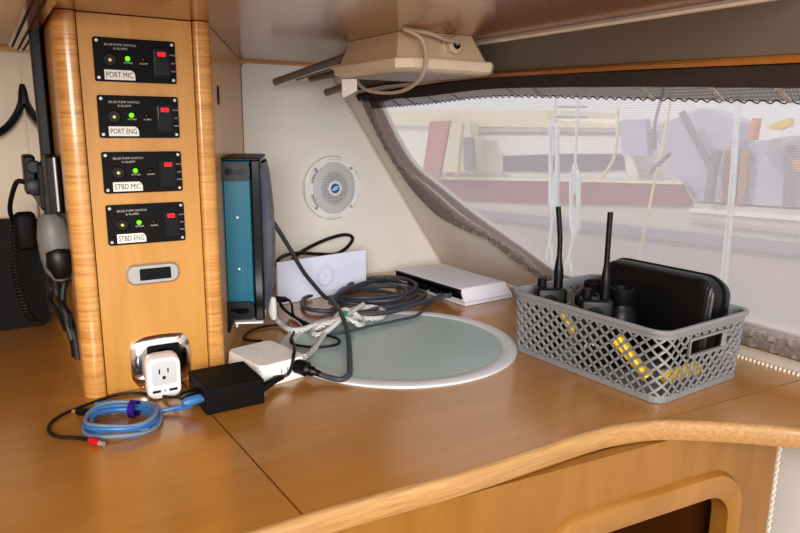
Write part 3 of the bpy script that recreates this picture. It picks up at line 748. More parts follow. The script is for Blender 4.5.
# ================================================================== WHITE BOX ON THE BACK WALL
qa = Vector((.559, 1.4545, 0)); qb = Vector((.822, 1.502, 0)); ang = math.atan2(qb.y-qa.y, qb.x-qa.x); ln = (qb-qa).length
wb = thing('white_wall_box', 'flat white plastic unit with circular mark, standing upright under the speaker', 'electronic unit', tuple((qa+qb)/2), ang)
bm = B(); box_between(bm, (-ln/2, 0, .0005), (ln/2, .007, .104), .0015, 2); obj('housing', bm, M['boxwhite'], wb)
ff = lambda u, v, t: Vector((u, -t, v))
bm = B()
cu, cv = .004, .053
ring_plate(bm, circ(.0262, 40, cu, cv), circ(.0254, 40, cu, cv), ff, .0001, .0006)
ring_plate(bm, circ(.0212, 40, cu, cv-.003), circ(.0205, 40, cu, cv-.003), ff, .0001, .0006)
prism(bm, circ(.0011, 10, cu, cv+.001), ff, .0001, .0006)
obj('circular_mark', bm, M['greyline'], wb)

# ================================================================== SPEAKER
sp = thing('marine_speaker', 'round white speaker with grey mesh grille and blue badge on the back wall', 'speaker', (.8036, YB-.0035, .251))
sr = .0865
def ringy(r_, t, n=48): return [pf(r_*math.cos(2*PI*k/n), r_*math.sin(2*PI*k/n), t) for k in range(n)]
bm = B(); loft(bm, [ringy(sr, 0), ringy(sr, .006), ringy(sr*.97, .011), ringy(sr*.90, .013), ringy(sr*.86, .009), ringy(sr*.80, .009), ringy(sr*.78, .004)], cap=False); obj('flange', bm, M['speaker'], sp, smooth=True)
bm = B()
gr = [(.063*math.cos(2*PI*k/48)*(1.0), .070*math.sin(2*PI*k/48)) for k in range(48)]
loft(bm, [[pf(u, v, .009) for u, v in gr], [pf(u, v, .016) for u, v in gr], [pf(u*.8, v*.8, .0195) for u, v in gr], [pf(u*.3, v*.3, .021) for u, v in gr]]); g_ = obj('grille', bm, M['speakermesh'], sp, smooth=True)
bm = B()
for i in range(-15, 16):
    for j in range(-17, 18):
        u = i*.0040; v = j*.0040
        if (u/.058)**2+(v/.065)**2 < 1 and math.hypot(u, v) > .021:
            q = math.hypot(u/.063, v/.070); t = .0213-.0050*max(0, (q-.3))/.7*(1 if q < .8 else 1.25)
            box(bm, pf(u, v, t), (.0021, .0022, .0021))
obj('grille_holes', bm, M['speakerhole'], g_)
bm = B(); loft(bm, [ringy(.0195, .018, 24), ringy(.0195, .0235, 24), ringy(.0150, .0245, 24), ringy(.0135, .0225, 24)]); bd = obj('badge_ring', bm, M['speaker'], sp, smooth=True)
bm = B(); prism(bm, circ(.0132, 24), pf, .0215, .0234); obj('badge', bm, M['bluebadge'], bd)
bm = B()
for s_ in (-1, 1): prism(bm, [(s_*-.010, s_*-.0022), (s_*.004, s_*.0026), (s_*.011, s_*.0022), (s_*.0095, s_*.0052), (s_*.0020, s_*.0058), (s_*-.0040, s_*.0030)] if s_ > 0 else [(.010, .0022), (-.004, -.0026), (-.011, -.0022), (-.0095, -.0052), (-.0020, -.0058), (.0040, -.0030)], pf, .0230, .0240)
obj('badge_mark', bm, M['chrome'], bd)
for k in range(6):
    a_ = R(60*k); ca_, sa_ = math.cos(a_), math.sin(a_)
    rot = lambda u, v, ca_=ca_, sa_=sa_: (u*ca_-v*sa_, u*sa_+v*ca_)
    tr = [(sr*.66, -.007), (sr*.72, -.015), (sr*.97, -.020), (sr*.985, 0), (sr*.97, .020), (sr*.72, .015), (sr*.66, .007)]
    bm = B(); prism(bm, [rot(*q) for q in tr], pf, .006, .0155 if k % 3 == 0 else .0145); obj('lug', bm, M['speaker'], sp)
for k in (45, 135, 225, 315):
    bm = B(); lathe(bm, [(.0042, 0), (.0042, .001), (.003, .002)], n=12, mtx=Matrix.Rotation(R(90), 4, 'X')); bmesh.ops.translate(bm, vec=pf(.074*math.cos(R(k)), .074*math.sin(R(k)), .0140), verts=bm.verts); obj('screw', bm, M['silver'], sp, smooth=True)

# ================================================================== ROUTER
A_f = Vector((.937, 1.229, 0)); B_f = Vector((1.0936, 1.250, 0)); C_f = Vector((.9232, 1.5195, 0))
rzr = math.atan2(B_f.y-A_f.y, B_f.x-A_f.x)*.55
ro = thing('satellite_router', 'flat white router box with black cable ports, lying in the corner of the worktop', 'router', (A_f.x, A_f.y, 0), rzr)
RW, RD, RH = .158, .285, .040
bm = B()
loft(bm, [[Vector(p) for p in ((.002, .0, .0006), (RW, .0, .0006), (RW, RD, .0006), (.002, RD, .0006))],
          [Vector(p) for p in ((.002, .0, .010), (RW, .0, .010), (RW, RD, .010), (.002, RD, .010))],
          [Vector(p) for p in ((.004, .018, RH), (RW-.010, .018, RH), (RW-.010, RD-.005, RH), (.004, RD-.005, RH))]])
bmesh.ops.bevel(bm, geom=[e for e in bm.edges], offset=.0016, segments=2, profile=.5, affect='EDGES')
obj('housing', bm, M['routerwhite'], ro)
bm = B(); ring_plate(bm, [(.0, -.0006), (RW+.0006, -.0006), (RW+.0006, RD), (.0, RD)], [(.01, .01), (RW-.01, .01), (RW-.01, RD-.01), (.01, RD-.01)], lambda u, v, t: Vector((u, v, t)), .0098, .0108); obj('parting_line', bm, M['greyline'], ro)
bm = B(); prism(bm, [(.010, .016), (RD-.006, .016), (RD-.006, RH-.003), (.022, RH-.003)], lambda u, v, t: Vector((-t, u, v)), -.004, .0012); po = obj('port_bay', bm, M['glossblack'], ro)
for y in (.050, .095, .14, .185):
    bm = B(); box_between(bm, (-.006, y, .012), (.002, y+.034, .022), .001, 1); obj('port_latch', bm, M['black'], po)
bm = B(); box_between(bm, (-.0045, .016, RH-.007), (.004, RD-.008, RH-.002), .001, 1); obj('port_hood', bm, M['black'], ro)

# ================================================================== POWER STRIP, CHARGER
ps = thing('power_strip', 'white power strip with outlets on top, beside the black charger box', 'power strip', (.3800, 1.054, 0), R(11))
bm = B(); SW, SD, SH = .088, .114, .036
def sl(w, d_, r_, z): return [Vector((u, v, z)) for u, v in rrect(w, d_, r_, 6)]
loft(bm, [sl(SW+.012, SD+.006, .014, .0006), sl(SW+.014, SD+.008, .015, .006), sl(SW+.003, SD+.002, .013, .012), sl(SW, SD, .013, .033), sl(SW-.003, SD-.003, .012, SH)]); obj('housing', bm, M['stripwhite'], ps, smooth=True)
tf = lambda u, v, t: Vector((u, v, t))
for u, v in ((-.020, .030), (-.020, -.005), (.020, .030), (.020, -.005)):
    bm = B()
    for du, dv_, w_, d_ in ((-.006, .004, .0022, .007), (.006, .004, .0022, .006)): prism(bm, rrect(w_, d_, .0004, 1, u+du, v+dv_), tf, SH-.0005, SH+.0006)
    prism(bm, circ(.0022, 10, u, v-.005), tf, SH-.0005, SH+.0006)
    obj('outlet', bm, M['lightgrey'], ps)
bm = B()
for u in (-.006, .006): prism(bm, rrect(.0024, .0085, .0004, 1, u, .020), lambda a_, b_, t: Vector((a_, -SD/2-.0003-t, b_)), -.001, .0008)
obj('side_outlet', bm, M['greyline'], ps)
def G(px, py, z): return on_z(px, py, z)
# braided supply cord belongs to the strip
bc = [G(304, 357, .018), G(310, 353, .010), G(318, 344, .008), G(325, 333, .010), G(333, 324, .014), G(343, 315, .020), G(355, 309, .020), G(370, 307, .016), G(380, 309, .010), G(385, 313.5, .008), G(380, 318, .009), G(366, 318.5, .012), G(352, 318, .016), G(340, 319.5, .024),
      G(330, 322, .024), G(318, 326, .016)]
bm = B(); cable(bm, bc, .0058, 8, 10); obj('braided_cord', bm, M['braid'], ps, world=True, smooth=True, label='grey and white braided cord tied in a bundle')
bc = [G(363, 304.5, .030), G(356, 309, .030), G(347, 315, .030), G(340, 320, .030), G(331, 328, .018), G(322, 334, .010), G(314, 334, .008), G(314, 330, .010), G(324, 325, .018), G(335, 321, .028), G(344, 318.5, .032), G(352, 321, .024), G(360, 325, .014), G(363.5, 322, .012), G(358, 316, .020), G(350, 311, .030), G(343, 310, .034), G(338, 315, .032), G(334, 321, .028)]
bm = B(); cable(bm, bc, .0056, 8, 10); obj('braided_cord', bm, M['braid'], ps, world=True, smooth=True)
bm = B(); cable(bm, [G(331, 324, .020), G(322, 324.5, .018), G(312, 326.5, .012), G(300, 330, .008), G(288, 329, .008), G(279, 322, .010), on_y(274, 315, 1.27)], .0062, 8, 10); obj('braided_cord', bm, M['braid'], ps, world=True, smooth=True)
bm = B(); p = G(320, 324, .018); tube(bm, [G(314, 326, .014), G(322, 323.5, .018), G(331, 322.5, .020)], .0075, 10); obj('cord_sleeve', bm, M['lightgrey'], ps, world=True, smooth=True)
bm = B(); lathe(bm, [(.014, -.007), (.0155, 0), (.014, .007)], n=16, mtx=Matrix.Rotation(R(90), 4, 'Y') ); bmesh.ops.transform(bm, matrix=Matrix.Translation(G(344, 318.5, .028)) @ Matrix.Rotation(R(-25), 4, 'Z'), verts=bm.verts); obj('cord_tie', bm, M['green'], ps, world=True, smooth=True, label='green tie')
bm = B(); tp = [on_y(274, 319, 1.27), on_y(272.5, 312, 1.27), on_y(272, 300, 1.27), on_y(272.2, 297, 1.27)]; tube(bm, tp, [.0055, .0095, .0088, .006], 12); obj('cord_plug', bm, M['white'], ps, world=True, smooth=True)

ch = thing('usb_charger', 'black rectangular charger box with blue and black leads plugged into its left side', 'charger', (.2860, .975, 0), R(.5))
bm = B(); box(bm, (0, 0, .0205), (.090, .093, .040), .0025, 3); obj('housing', bm, M['matblack'], ch)
for y, z in ((-.030, .022), (-.010, .022), (.010, .022), (.030, .022)):
    bm = B(); box(bm, (-.0452, y, z), (.001, .013, .0055)); obj('usb_port', bm, M['silver'] if y < -.02 else M['ink'], ch)

# blue bundle of leads
cb = thing('blue_lead', 'coiled blue and grey charging leads with purple tie, lying before the column', 'cable', tuple(G(122, 420, 0)))
cx_ = G(122.5, 425.5, 0)
def coil(rx, ry, rot, z, n, ph=0, dx=0, dy=0, frac=1.0):
    out = []
    for k in range(n+1):
        a_ = ph+2*PI*frac*k/n
        u = rx*math.cos(a_); v = ry*math.sin(a_)
        out.append(Vector((cx_.x+dx+u*math.cos(rot)-v*math.sin(rot), cx_.y+dy+u*math.sin(rot)+v*math.cos(rot), z+.002*math.sin(3*a_))))
    return out
vr = R(-31.6)
spec = [(.049, .044, .0035, 0, 0, 'bluecable'), (.047, .041, .009, .001, .002, 'bluecable'), (.051, .047, .0045, .001, -.001, 'greycable'), (.044, .038, .012, .002, .004, 'greycable'), (.047, .043, .0145, -.002, -.002, 'bluecable'), (.040, .034, .0105, 0, .003, 'bluecable'), (.048, .045, .017, .001, .002, 'greycable')]
for i, (rx, ry, z, dx, dy, m_) in enumerate(spec):
    bm = B(); tube(bm, coil(rx, ry, vr+R(8*(i % 3)-6), z, 44, .3*i, dx, dy), .0030, 8); obj('lead', bm, M[m_], cb, world=True, smooth=True)
bm = B(); cable(bm, [G(156, 412, .006), G(170, 409, .008), G(184, 406, .012), G(192, 404, .016)], .0028); cable(bm, [G(154, 416, .004), G(168, 410, .005), G(184, 408, .010), G(192, 405.5, .016)], .0028); obj('lead', bm, M['bluecable'], cb, world=True, smooth=True)
bm = B(); p0 = Vector((.212, .945, .020)); p1 = Vector((.2405, .947, .022)); tube(bm, [p0, p0.lerp(p1, .2), p0.lerp(p1, .85), p1], [.004, .0075, .0075, .006], 10); obj('lead_plug', bm, M['bluecable'], cb, world=True, smooth=True)
bm = B(); cable(bm, [G(112, 410, .006), G(104, 405, .006), G(98, 404, .006)], .003); tube(bm, [G(108, 403.5, .006), G(95, 405.5, .006)], .0052, 8); obj('lead_plug', bm, M['bluecable'], cb, world=True, smooth=True)
bm = B(); tube(bm, [G(92, 412.5, .005), G(80, 412, .005), G(77, 411.5, .005)], [.0055, .0055, .004], 8); tube(bm, [G(106, 411, .005), G(92, 412.5, .005)], .0028, 8); lp = obj('lead_plug', bm, M['black'], cb, world=True, smooth=True)
bm = B(); tube(bm, [G(77, 411.5, .005), G(72.5, 411.2, .005)], .0030, 8); obj('contact', bm, M['gold'], lp, world=True)
bm = B()
pc = G(134, 409, .012); rad = rt0.copy(); fw0 = Vector((fw.x, fw.y, 0)).normalized()
ringp = [[pc+fw0*(math.cos(2*PI*k/20)*.0140)+Vector((0, 0, math.sin(2*PI*k/20)*.0125))+rt0*w_+fw0*(-w_*.2) for k in range(20)] for w_ in (-.0055, .0055)]
loft(bm, ringp, cap=False); bmesh.ops.solidify(bm, geom=bm.faces[:], thickness=.0014); obj('cable_tie', bm, M['purple'], cb, world=True, label='purple strap')
# thin black lead with red plug
cl = thing('black_lead', 'thin black charging lead with red plug looping around the blue coil', 'cable', tuple(G(60, 420, 0)))
bm = B(); cable(bm, [Vector((.2200, .972, .020)), G(172, 397, .010), G(158, 395.5, .003), G(140, 393, .003), G(120, 394.5, .003), G(100, 400, .003), G(78, 408, .003), G(60, 416, .003), G(49.5, 425, .003), G(50, 433, .003), G(60, 437, .003), G(78, 438, .003), G(90, 440, .004)], .0024); obj('lead', bm, M['blackcable'], cl, world=True, smooth=True)
bm = B(); tube(bm, [Vector((.2140, .971, .019)), Vector((.220, .972, .021)), Vector((.2390, .975, .022)), Vector((.2405, .975, .022))], [.003, .0068, .0068, .005], 10); obj('lead_plug', bm, M['black'], cl, world=True, smooth=True)
bm = B(); tube(bm, [G(89, 440, .0048), G(92, 440.5, .0048), G(99, 443, .0048)], [.003, .0046, .0046], 10); rp = obj('lead_plug', bm, M['redplug'], cl, world=True, smooth=True, label='red plug')
bm = B(); tube(bm, [G(99, 443, .0048), G(104, 444, .0048)], .0034, 8); obj('contact', bm, M['silver'], rp, world=True)

# dark grey mains cord from the tall unit to the power strip
mc = thing('mains_cord', 'thick dark grey mains cord hanging from the teal unit and plugged into the power strip', 'cord', tuple(G(345, 345, 0)))
yd = 1.29
pth = [on_y(273, 222, yd), on_y(279, 231, yd), on_y(290, 249, 1.32), on_y(303, 271, 1.36), on_y(315, 286, 1.38), G(325, 297, .022), G(331, 299, .030), G(338, 308, .036), G(344, 320, .036), G(348, 335, .022), G(349.5, 352, .0095), G(350, 368, .0095), G(348.5, 375.5, .0095), G(340, 379.5, .008), G(326, 376.5, .010), G(314, 372, .015)]
bm = B(); cable(bm, pth, .0049, 8, 10); obj('cord', bm, M['rubber'], mc, world=True, smooth=True)
bm = B(); tube(bm, smooth_path([G(320, 374, .013), G(313, 371.5, .016), G(307, 369.5, .018), G(301, 367, .020), G(294, 365.5, .021)], 3), [.0055]*3+[.0085]*3+[.0125]*6+[.0105], 12); obj('plug', bm, M['black'], mc, world=True, smooth=True)

# thin black leads around the strip
tl = thing('adapter_lead', 'thin black lead looping between the teal unit and the power strip', 'lead', tuple(G(290, 340, 0)))
bm = B(); cable(bm, [on_y(284, 299.5, 1.28), on_y(289, 300, 1.29), on_y(292, 306, 1.29), G(293, 314, .010), G(300, 321, .006), G(310, 329, .006), G(326, 335, .007), G(338, 339, .007), G(338, 344, .007), G(322, 347, .007), G(305, 346.5, .006), G(293, 344, .006), G(291, 339, .006), G(294, 331, .005), G(288, 326.5, .004), G(272, 325.5, .004), G(255, 329, .004), G(244, 336.5, .004), G(247, 340, .004), G(262, 341, .010)], .0026); obj('lead', bm, M['blackcable'], tl, world=True, smooth=True)
bm = B(); tube(bm, [on_y(274, 299, 1.275), on_y(276, 299, 1.275), on_y(285, 299.5, 1.28), on_y(288, 300, 1.285)], [.004, .0062, .0062, .003], 10); obj('barrel_plug', bm, M['black'], tl, world=True, smooth=True)
bm = B(); cable(bm, [on_y(279, 301, 1.29), on_y(283, 308, 1.31), G(290, 314, .008), G(300, 320, .010), G(308, 324, .012)], .0034); obj('lead', bm, M['blackcable'], tl, world=True, smooth=True)
tl2 = thing('charger_lead', 'short black lead from the black charger box lying over the front of the power strip', 'lead', tuple(G(285, 372, 0)))
bm = B(); cable(bm, [G(282, 377, .012), G(288, 374, .016), G(292, 366, .026), G(293.5, 356, .040), G(294.5, 350, .042), G(294, 345, .034), G(291.5, 338, .010)], .0029); obj('lead', bm, M['blackcable'], tl2, world=True, smooth=True)
bm = B(); tube(bm, [Vector((.3315, .955, .014)), Vector((.335, .955, .014)), G(276, 379, .012), G(283, 377, .012)], [.0045, .0068, .0062, .004], 10); obj('strain_relief', bm, M['black'], tl2, world=True, smooth=True)

# coiled dark grey antenna cable
cc = thing('coiled_cable', 'coil of thick dark grey cable lying behind the hatch, connected to the router', 'cable', tuple(G(366, 294, 0)))
turns = [([(302, 304), (305, 298), (318, 294), (340, 291.5), (362, 290), (384, 291.5), (399, 296), (396, 302), (376, 307), (350, 310), (325, 311), (308, 309)], .006),
         ([(335, 298), (343, 289), (362, 283), (388, 281), (409, 284), (418, 290), (411, 297), (390, 302), (365, 304), (346, 303)], .010),
         ([(338, 294), (350, 287), (373, 284.5), (398, 286), (407, 292), (398, 299), (374, 301.5), (349, 300)], .018),
         ([(330, 300), (346, 292), (372, 287), (402, 287), (424, 292), (420, 299), (398, 306), (366, 309), (342, 307)], .014),
         ([(342, 295), (352, 283), (375, 277.5), (402, 278), (416, 284), (412, 291), (392, 296), (362, 298)], .024)]
for k_, (pp, z) in enumerate(turns):
    P3 = [G(x, y, z+.003*math.sin(i*1.3+k_)) for i, (x, y) in enumerate(pp)]
    P3 = P3+P3[:2]
    bm = B(); cable(bm, P3, .0050, 6, 8); obj('cable_turn', bm, M['rubber'], cc, world=True, smooth=True)
bm = B(); cable(bm, [G(398, 279, .022), G(385, 279, .022), G(368, 282, .030), G(350, 288, .032), G(336, 296, .030), G(330, 303, .026)], .0052); cable(bm, [G(452, 294.5, .020), G(440, 296.5, .016), G(420, 303, .016), G(395, 311, .016), G(375, 314, .018), G(350, 316, .014)], .0052); obj('cable_tail', bm, M['rubber'], cc, world=True, smooth=True)
bm = B(); cable(bm, [G(450, 296, .018), G(434, 300, .012), G(425, 309, .008), G(415, 316, .008), G(395, 321, .008), G(370, 326, .008), G(345, 332, .008), G(330, 334, .008)], .0030); obj('cable_tail', bm, M['rubber'], cc, world=True, smooth=True)
# cable behind the white box
wc = [on_y(276, 266, 1.50), on_y(279, 259, 1.52), on_y(288, 254.5, 1.56), on_y(300, 253, 1.58), on_y(318, 254, 1.61), on_y(335, 254, 1.63), on_y(345, 249, 1.64), on_y(352, 241, 1.645), on_y(351, 236, 1.645), on_y(342, 235, 1.645), on_y(325, 240, 1.64), on_y(308, 248, 1.62), on_y(296, 256, 1.60), on_y(288, 268, 1.58)]
bm = B(); cable(bm, wc, .0046, 8); o = obj('looped_cable', bm, M['blackcable'], None, smooth=True); tag(o, 'black cable looping up behind the upright white box under the speaker', 'cable')

# ================================================================== BASKET
bk = thing('storage_basket', 'grey plastic lattice basket with handle cutouts, holding radios and binoculars', 'basket', (.956, .783, 0), R(3.2))
BH = .120
def bout(z, off=0):
    q = z/BH
    return (.230+(.245-.230)*q+2*off, .322+(.330-.322)*q+2*off, .021+.004*q)
NP = 416
def perim(w, h_, r_):
    """points at fixed parameter around a rounded rectangle"""
    sx, sy = w-2*r_, h_-2*r_; arc = PI*r_/2
    return sx, sy, arc, 2*(sx+sy)+4*arc
def bpt(s, z, off=0):
    w, h_, r_ = bout(z, off); sx, sy, arc, L = perim(w, h_, r_); 
    d_ = (s % 1)*L
    # start at middle of the front (-y) side, going +x
    segs = [('l', sx/2, (0, -h_/2), (1, 0)), ('a', arc, (w/2-r_, -h_/2+r_), -90), ('l', sy, (w/2, -sy/2), (0, 1)), ('a', arc, (w/2-r_, h_/2-r_), 0), ('l', sx, (sx/2, h_/2), (-1, 0)),
            ('a', arc, (-w/2+r_, h_/2-r_), 90), ('l', sy, (-w/2, sy/2), (0, -1)), ('a', arc, (-w/2+r_, -h_/2+r_), 180), ('l', sx/2+1e-6, (-sx/2, -h_/2), (1, 0))]
    for t, l, p, a_ in segs:
        if d_ <= l:
            if t == 'l': return Vector((p[0]+a_[0]*d_, p[1]+a_[1]*d_, z))
            an = R(a_)+d_/r_; return Vector((p[0]+r_*math.cos(an), p[1]+r_*math.sin(an), z))
        d_ -= l
    return Vector((0, -h_/2, z))
def bband(z0, z1, th, n=120, zt=None):
    bm = B(); loft(bm, [[bpt(k/n, z, o_) for k in range(n)] for z, o_ in ((z0, 0), (z1, 0), (z1, -th), (z0, -th), (z0, 0))], cap=False); return bm
NC = 50; LZ0, LZ1 = .010, .108; ROWS = 5.0
def in_handle(s, z):
    for c_ in (0, .5):
        ds = abs((s-c_+.5) % 1-.5)
        if ds < .052 and .066 < z < .0965: return True
    return False
bm = B()
wS = .0029/1.08
for fam in (1, -1):
    for i in range(NC):
        NS = 20; prev = None
        for k in range(NS+1):
            z = LZ0+(LZ1-LZ0)*k/NS; s_ = (i+.5*(fam > 0)*0+fam*ROWS*k/NS)/NC
            if in_handle(s_, z): prev = None; continue
            ring = [bm.verts.new(bpt(s_-wS, z, 0)), bm.verts.new(bpt(s_+wS, z, 0)), bm.verts.new(bpt(s_+wS, z, -.0026)), bm.verts.new(bpt(s_-wS, z, -.0026))]
            if prev:
                for q in range(4): bm.faces.new((prev[q], prev[(q+1) % 4], ring[(q+1) % 4], ring[q]))
            prev = ring
obj('lattice_wall', bm, M['basket'], bk)
obj('bottom_band', bband(.0008, .012, .003), M['basket'], bk)
bm = B(); n = 120
loft(bm, [[bpt(k/n, z, o_) for k in range(n)] for z, o_ in ((.105, -.0026), (.105, .0004), (.112, .0012), (.1135, .0036), (.1185, .0044), (.1205, .0034), (.1205, -.0010), (.118, -.0030), (.105, -.0026))], cap=False); obj('rim', bm, M['basket'], bk, smooth=True)
for c_ in (0, .5):
    bm = B(); rings = []
    out = rrect(.1045, .0330, .006, 5, 0, .0812); inn_ = rrect(.0965, .0250, .004, 5, 0, .0812)
    L_ = perim(*bout(.08))[3]
    ring_plate(bm, out, inn_, lambda u, v, t: bpt(c_+u/L_, v, t), -.0040, .0012); obj('handle_frame', bm, M['basket'], bk)
bm = B(); w, h_, r_ = bout(.002); prism(bm, rrect(w-.006, h_-.006, .018, 6), tf, .001, .0035); obj('base', bm, M['basket'], bk)

def bw(x, y, z):   # basket-local to world
    return Matrix.Translation((.956, .783, 0)) @ Matrix.Rotation(R(3.2), 4, 'Z') @ Vector((x, y, z))
# walkie talkies
def radio(loc, rz, lab, lean, ant):
    from mathutils import Euler
    t = thing('walkie_talkie', lab, 'walkie talkie', loc, 0, 'walkie talkies in the basket', rot=(lean[0], lean[1], rz))
    bm = B(); box_between(bm, (-.0275, -.018, 0), (.0275, .018, .118), .006, 3); obj('radio_body', bm, M['black'], t, smooth=True)
    bm = B(); lathe(bm, [(.0085, 0), (.0085, .014), (.0072, .016)], c=(-.016, .002, .118), n=16); obj('knob', bm, M['matblack'], t, smooth=True)
    bm = B(); p_ = smooth_path([(.014, .003, .116), (.014, .003, .135), (.0135, .003, .16), (.013, .003, .21), (.013+ant, .003, .118+.148)], 5)
    tube(bm, p_, [.0085 if q.z < .150 else max(.0046, .0085-(q.z-.150)*.16) for q in p_], 12); obj('antenna', bm, M['black'], t, smooth=True)
    bm = B(); lathe(bm, [(.015, 0), (.015, .0022), (.012, .0034), (.006, .003)], n=24, mtx=Matrix.Rotation(R(90), 4, 'X')); bmesh.ops.translate(bm, vec=(-.004, -.0178, .092), verts=bm.verts); obj('speaker_grille', bm, M['matblack'], t, smooth=True)
    bm = B(); box(bm, (-.0285, 0, .085), (.004, .016, .03), .0015, 1); obj('push_button', bm, M['darkgrey'], t)
    bm = B(); box(bm, (0, -.0185, .05), (.038, .002, .03), .0008, 1); obj('screen', bm, M['glasslens'], t)
    return t
radio((.8690, .8790, .0125), R(-32), 'black walkie talkie with bent stub antenna, nearest the left end of the basket', (R(-2), R(0), 0), -.006)
radio((.8720, .7735, .0155), R(-40), 'black walkie talkie with straight antenna standing before the binoculars', (R(0), R(0), 0), .0)
# binoculars
bn = thing('binoculars', 'black binoculars standing eyepieces up in the middle of the basket', 'binoculars', (.9265, .7960, .006), R(3))
for sgn in (1, -1):
    y = .029*sgn
    bm = B(); lathe(bm, [(.024, 0), (.026, .003), (.026, .02), (.024, .04), (.029, .062), (.030, .085), (.024, .104), (.0175, .112), (.0175, .118)], c=(0, y, 0), n=28); obj('barrel', bm, M['black'], bn, smooth=True)
    bm = B(); lathe(bm, [(.0175, .112), (.0195, .116), (.0205, .134), (.0205, .140), (.0180, .1405), (.0165, .136), (.0150, .126)], c=(0, y, 0), n=28); ey = obj('eyecup', bm, M['matblack'], bn, smooth=True)
    bm = B(); lathe(bm, [(.0152, .1255), (.0150, .127), (.008, .1285), (.001, .129)], c=(0, y, 0), n=24); obj('lens', bm, M['glasslens'], ey, smooth=True)
bm = B(); box(bm, (-.002, 0, .070), (.022, .034, .055), .004, 2); lathe(bm, [(.009, .098), (.009, .118), (.008, .119)], c=(-.002, 0, 0), n=16); obj('bridge', bm, M['matblack'], bn, smooth=True)
bm = B(); cable(bm, [(-.02, .03, .108), (-.036, .034, .118), (-.045, .028, .108), (-.042, .012, .112), (-.032, 0, .124), (-.040, -.012, .112), (-.028, -.026, .106)], .0062); obj('neck_strap', bm, M['black'], bn, smooth=True)
# hard case
hcase = thing('hard_case', 'large black ribbed zipper case standing at the window side of the basket', 'case', (1.018, .764, .0100), 0, rot=(0, R(7), R(3)))
def cs(w, h_, r_, x, dz=0): return [Vector((x, u, v+.0840)) for u, v in rrect(w, h_, r_, 7)]
CWd, CHt = .240, .165
bm = B(); loft(bm, [cs(CWd-.040, CHt-.036, .024, -.0330), cs(CWd-.024, CHt-.022, .028, -.0325), cs(CWd-.010, CHt-.010, .033, -.0270), cs(CWd-.005, CHt-.006, .035, -.0120), cs(CWd-.004, CHt-.004, .035, -.0030)]); obj('case_shell', bm, M['case'], hcase, smooth=True)
bm = B(); loft(bm, [cs(CWd-.004, CHt-.004, .035, .0030), cs(CWd-.005, CHt-.006, .035, .0120), cs(CWd-.012, CHt-.012, .032, .0260), cs(CWd-.036, CHt-.034, .026, .0300)]); obj('case_shell', bm, M['case'], hcase, smooth=True)
bm = B(); ring_plate(bm, rrect(CWd, CHt, .037, 7), rrect(CWd-.014, CHt-.014, .031, 7), lambda u, v, t: Vector((t, u, v+.0840)), -.0034, .0034); obj('zipper', bm, M['matblack'], hcase)
# yellow and pale blue items low in the basket
def tubeitem(nm, lab, cat, p0, p1, r_, m_, endm):
    p0 = Vector(p0); p1 = Vector(p1); t = thing(nm, lab, cat, tuple(p0))
    bm = B(); tube(bm, [p0, p0.lerp(p1, .02), p0.lerp(p1, .85), p0.lerp(p1, .86), p1], [r_*.8, r_, r_, r_*1.15, r_*1.15], 16); obj('tube', bm, M[m_], t, world=True, smooth=True)
    bm = B(); q = (p1-p0).normalized(); tube(bm, [p1, p1+q*.008, p1+q*.010], [r_*.9, r_*.9, r_*.6], 16); obj('end_cap', bm, M[endm], t, world=True, smooth=True)
tubeitem('signal_torch', 'yellow torch slanting down behind the long side of the basket', 'torch', (.8490, .705, .084), (.866, .652, .032), .0095, 'yellow', 'black')
tubeitem('signal_torch', 'short yellow torch low in the basket, below the walkie talkies', 'torch', (.8560, .800, .060), (.8490, .828, .100), .0085, 'yellow', 'black')
tubeitem('signal_torch', 'yellow torch lying at the handle end of the basket floor', 'torch', (.900, .648, .028), (.985, .648, .026), .0110, 'yellow', 'black')
# ================================================================== FIXTURE UNDER THE SOFFIT
fx = thing('wifi_antenna_box', 'beige plastic box with rod antennas and a looped cable, fixed under the wooden soffit', 'antenna box', (.70, 1.09, CZ))
def rec(x0, x1, y0, y1, z, ch=.022): return [Vector(p) for p in ((x0+ch, y0, z), (x1-ch, y0, z), (x1, y0+ch, z), (x1, y1-ch, z), (x1-ch, y1, z), (x0+ch, y1, z), (x0, y1-ch, z), (x0, y0+ch, z))]
bm = B(); loft(bm, [rec(.606, .762, .975, 1.195, CZ-.0005), rec(.594, .782, .960, 1.212, .5290)]); obj('housing', bm, M['beige'], fx, world=True)
bm = B(); loft(bm, [rec(.588, .790, .954, 1.222, .5288), rec(.586, .792, .952, 1.224, .5260), rec(.587, .790, .953, 1.222, .5120), rec(.595, .783, .962, 1.214, .5080)]); obj('lid', bm, M['beigelid'], fx, world=True)
bm = B(); loft(bm, [rec(.614, .766, .985, 1.192, .5081), rec(.614, .766, .985, 1.192, .5070)]); obj('lid_inset', bm, M['lidpanel'], fx, world=True)
pg = on_y(455, 45, .955)
bm = B(); lathe(bm, [(.0185, 0), (.0185, .008), (.0150, .009), (.0150, .022), (.012, .024), (.0075, .024), (.0065, .012)], n=8, mtx=Matrix.Rotation(R(90), 4, 'X')); bmesh.ops.translate(bm, vec=(pg.x, .973, pg.z), verts=bm.verts); gl = obj('cable_gland', bm, M['beige'], fx, world=True)
bm = B(); lathe(bm, [(.0072, 0), (.0072, .0244)], n=14, mtx=Matrix.Rotation(R(90), 4, 'X')); bmesh.ops.translate(bm, vec=(pg.x, .973, pg.z), verts=bm.verts); obj('gland_throat', bm, M['black'], gl, world=True)
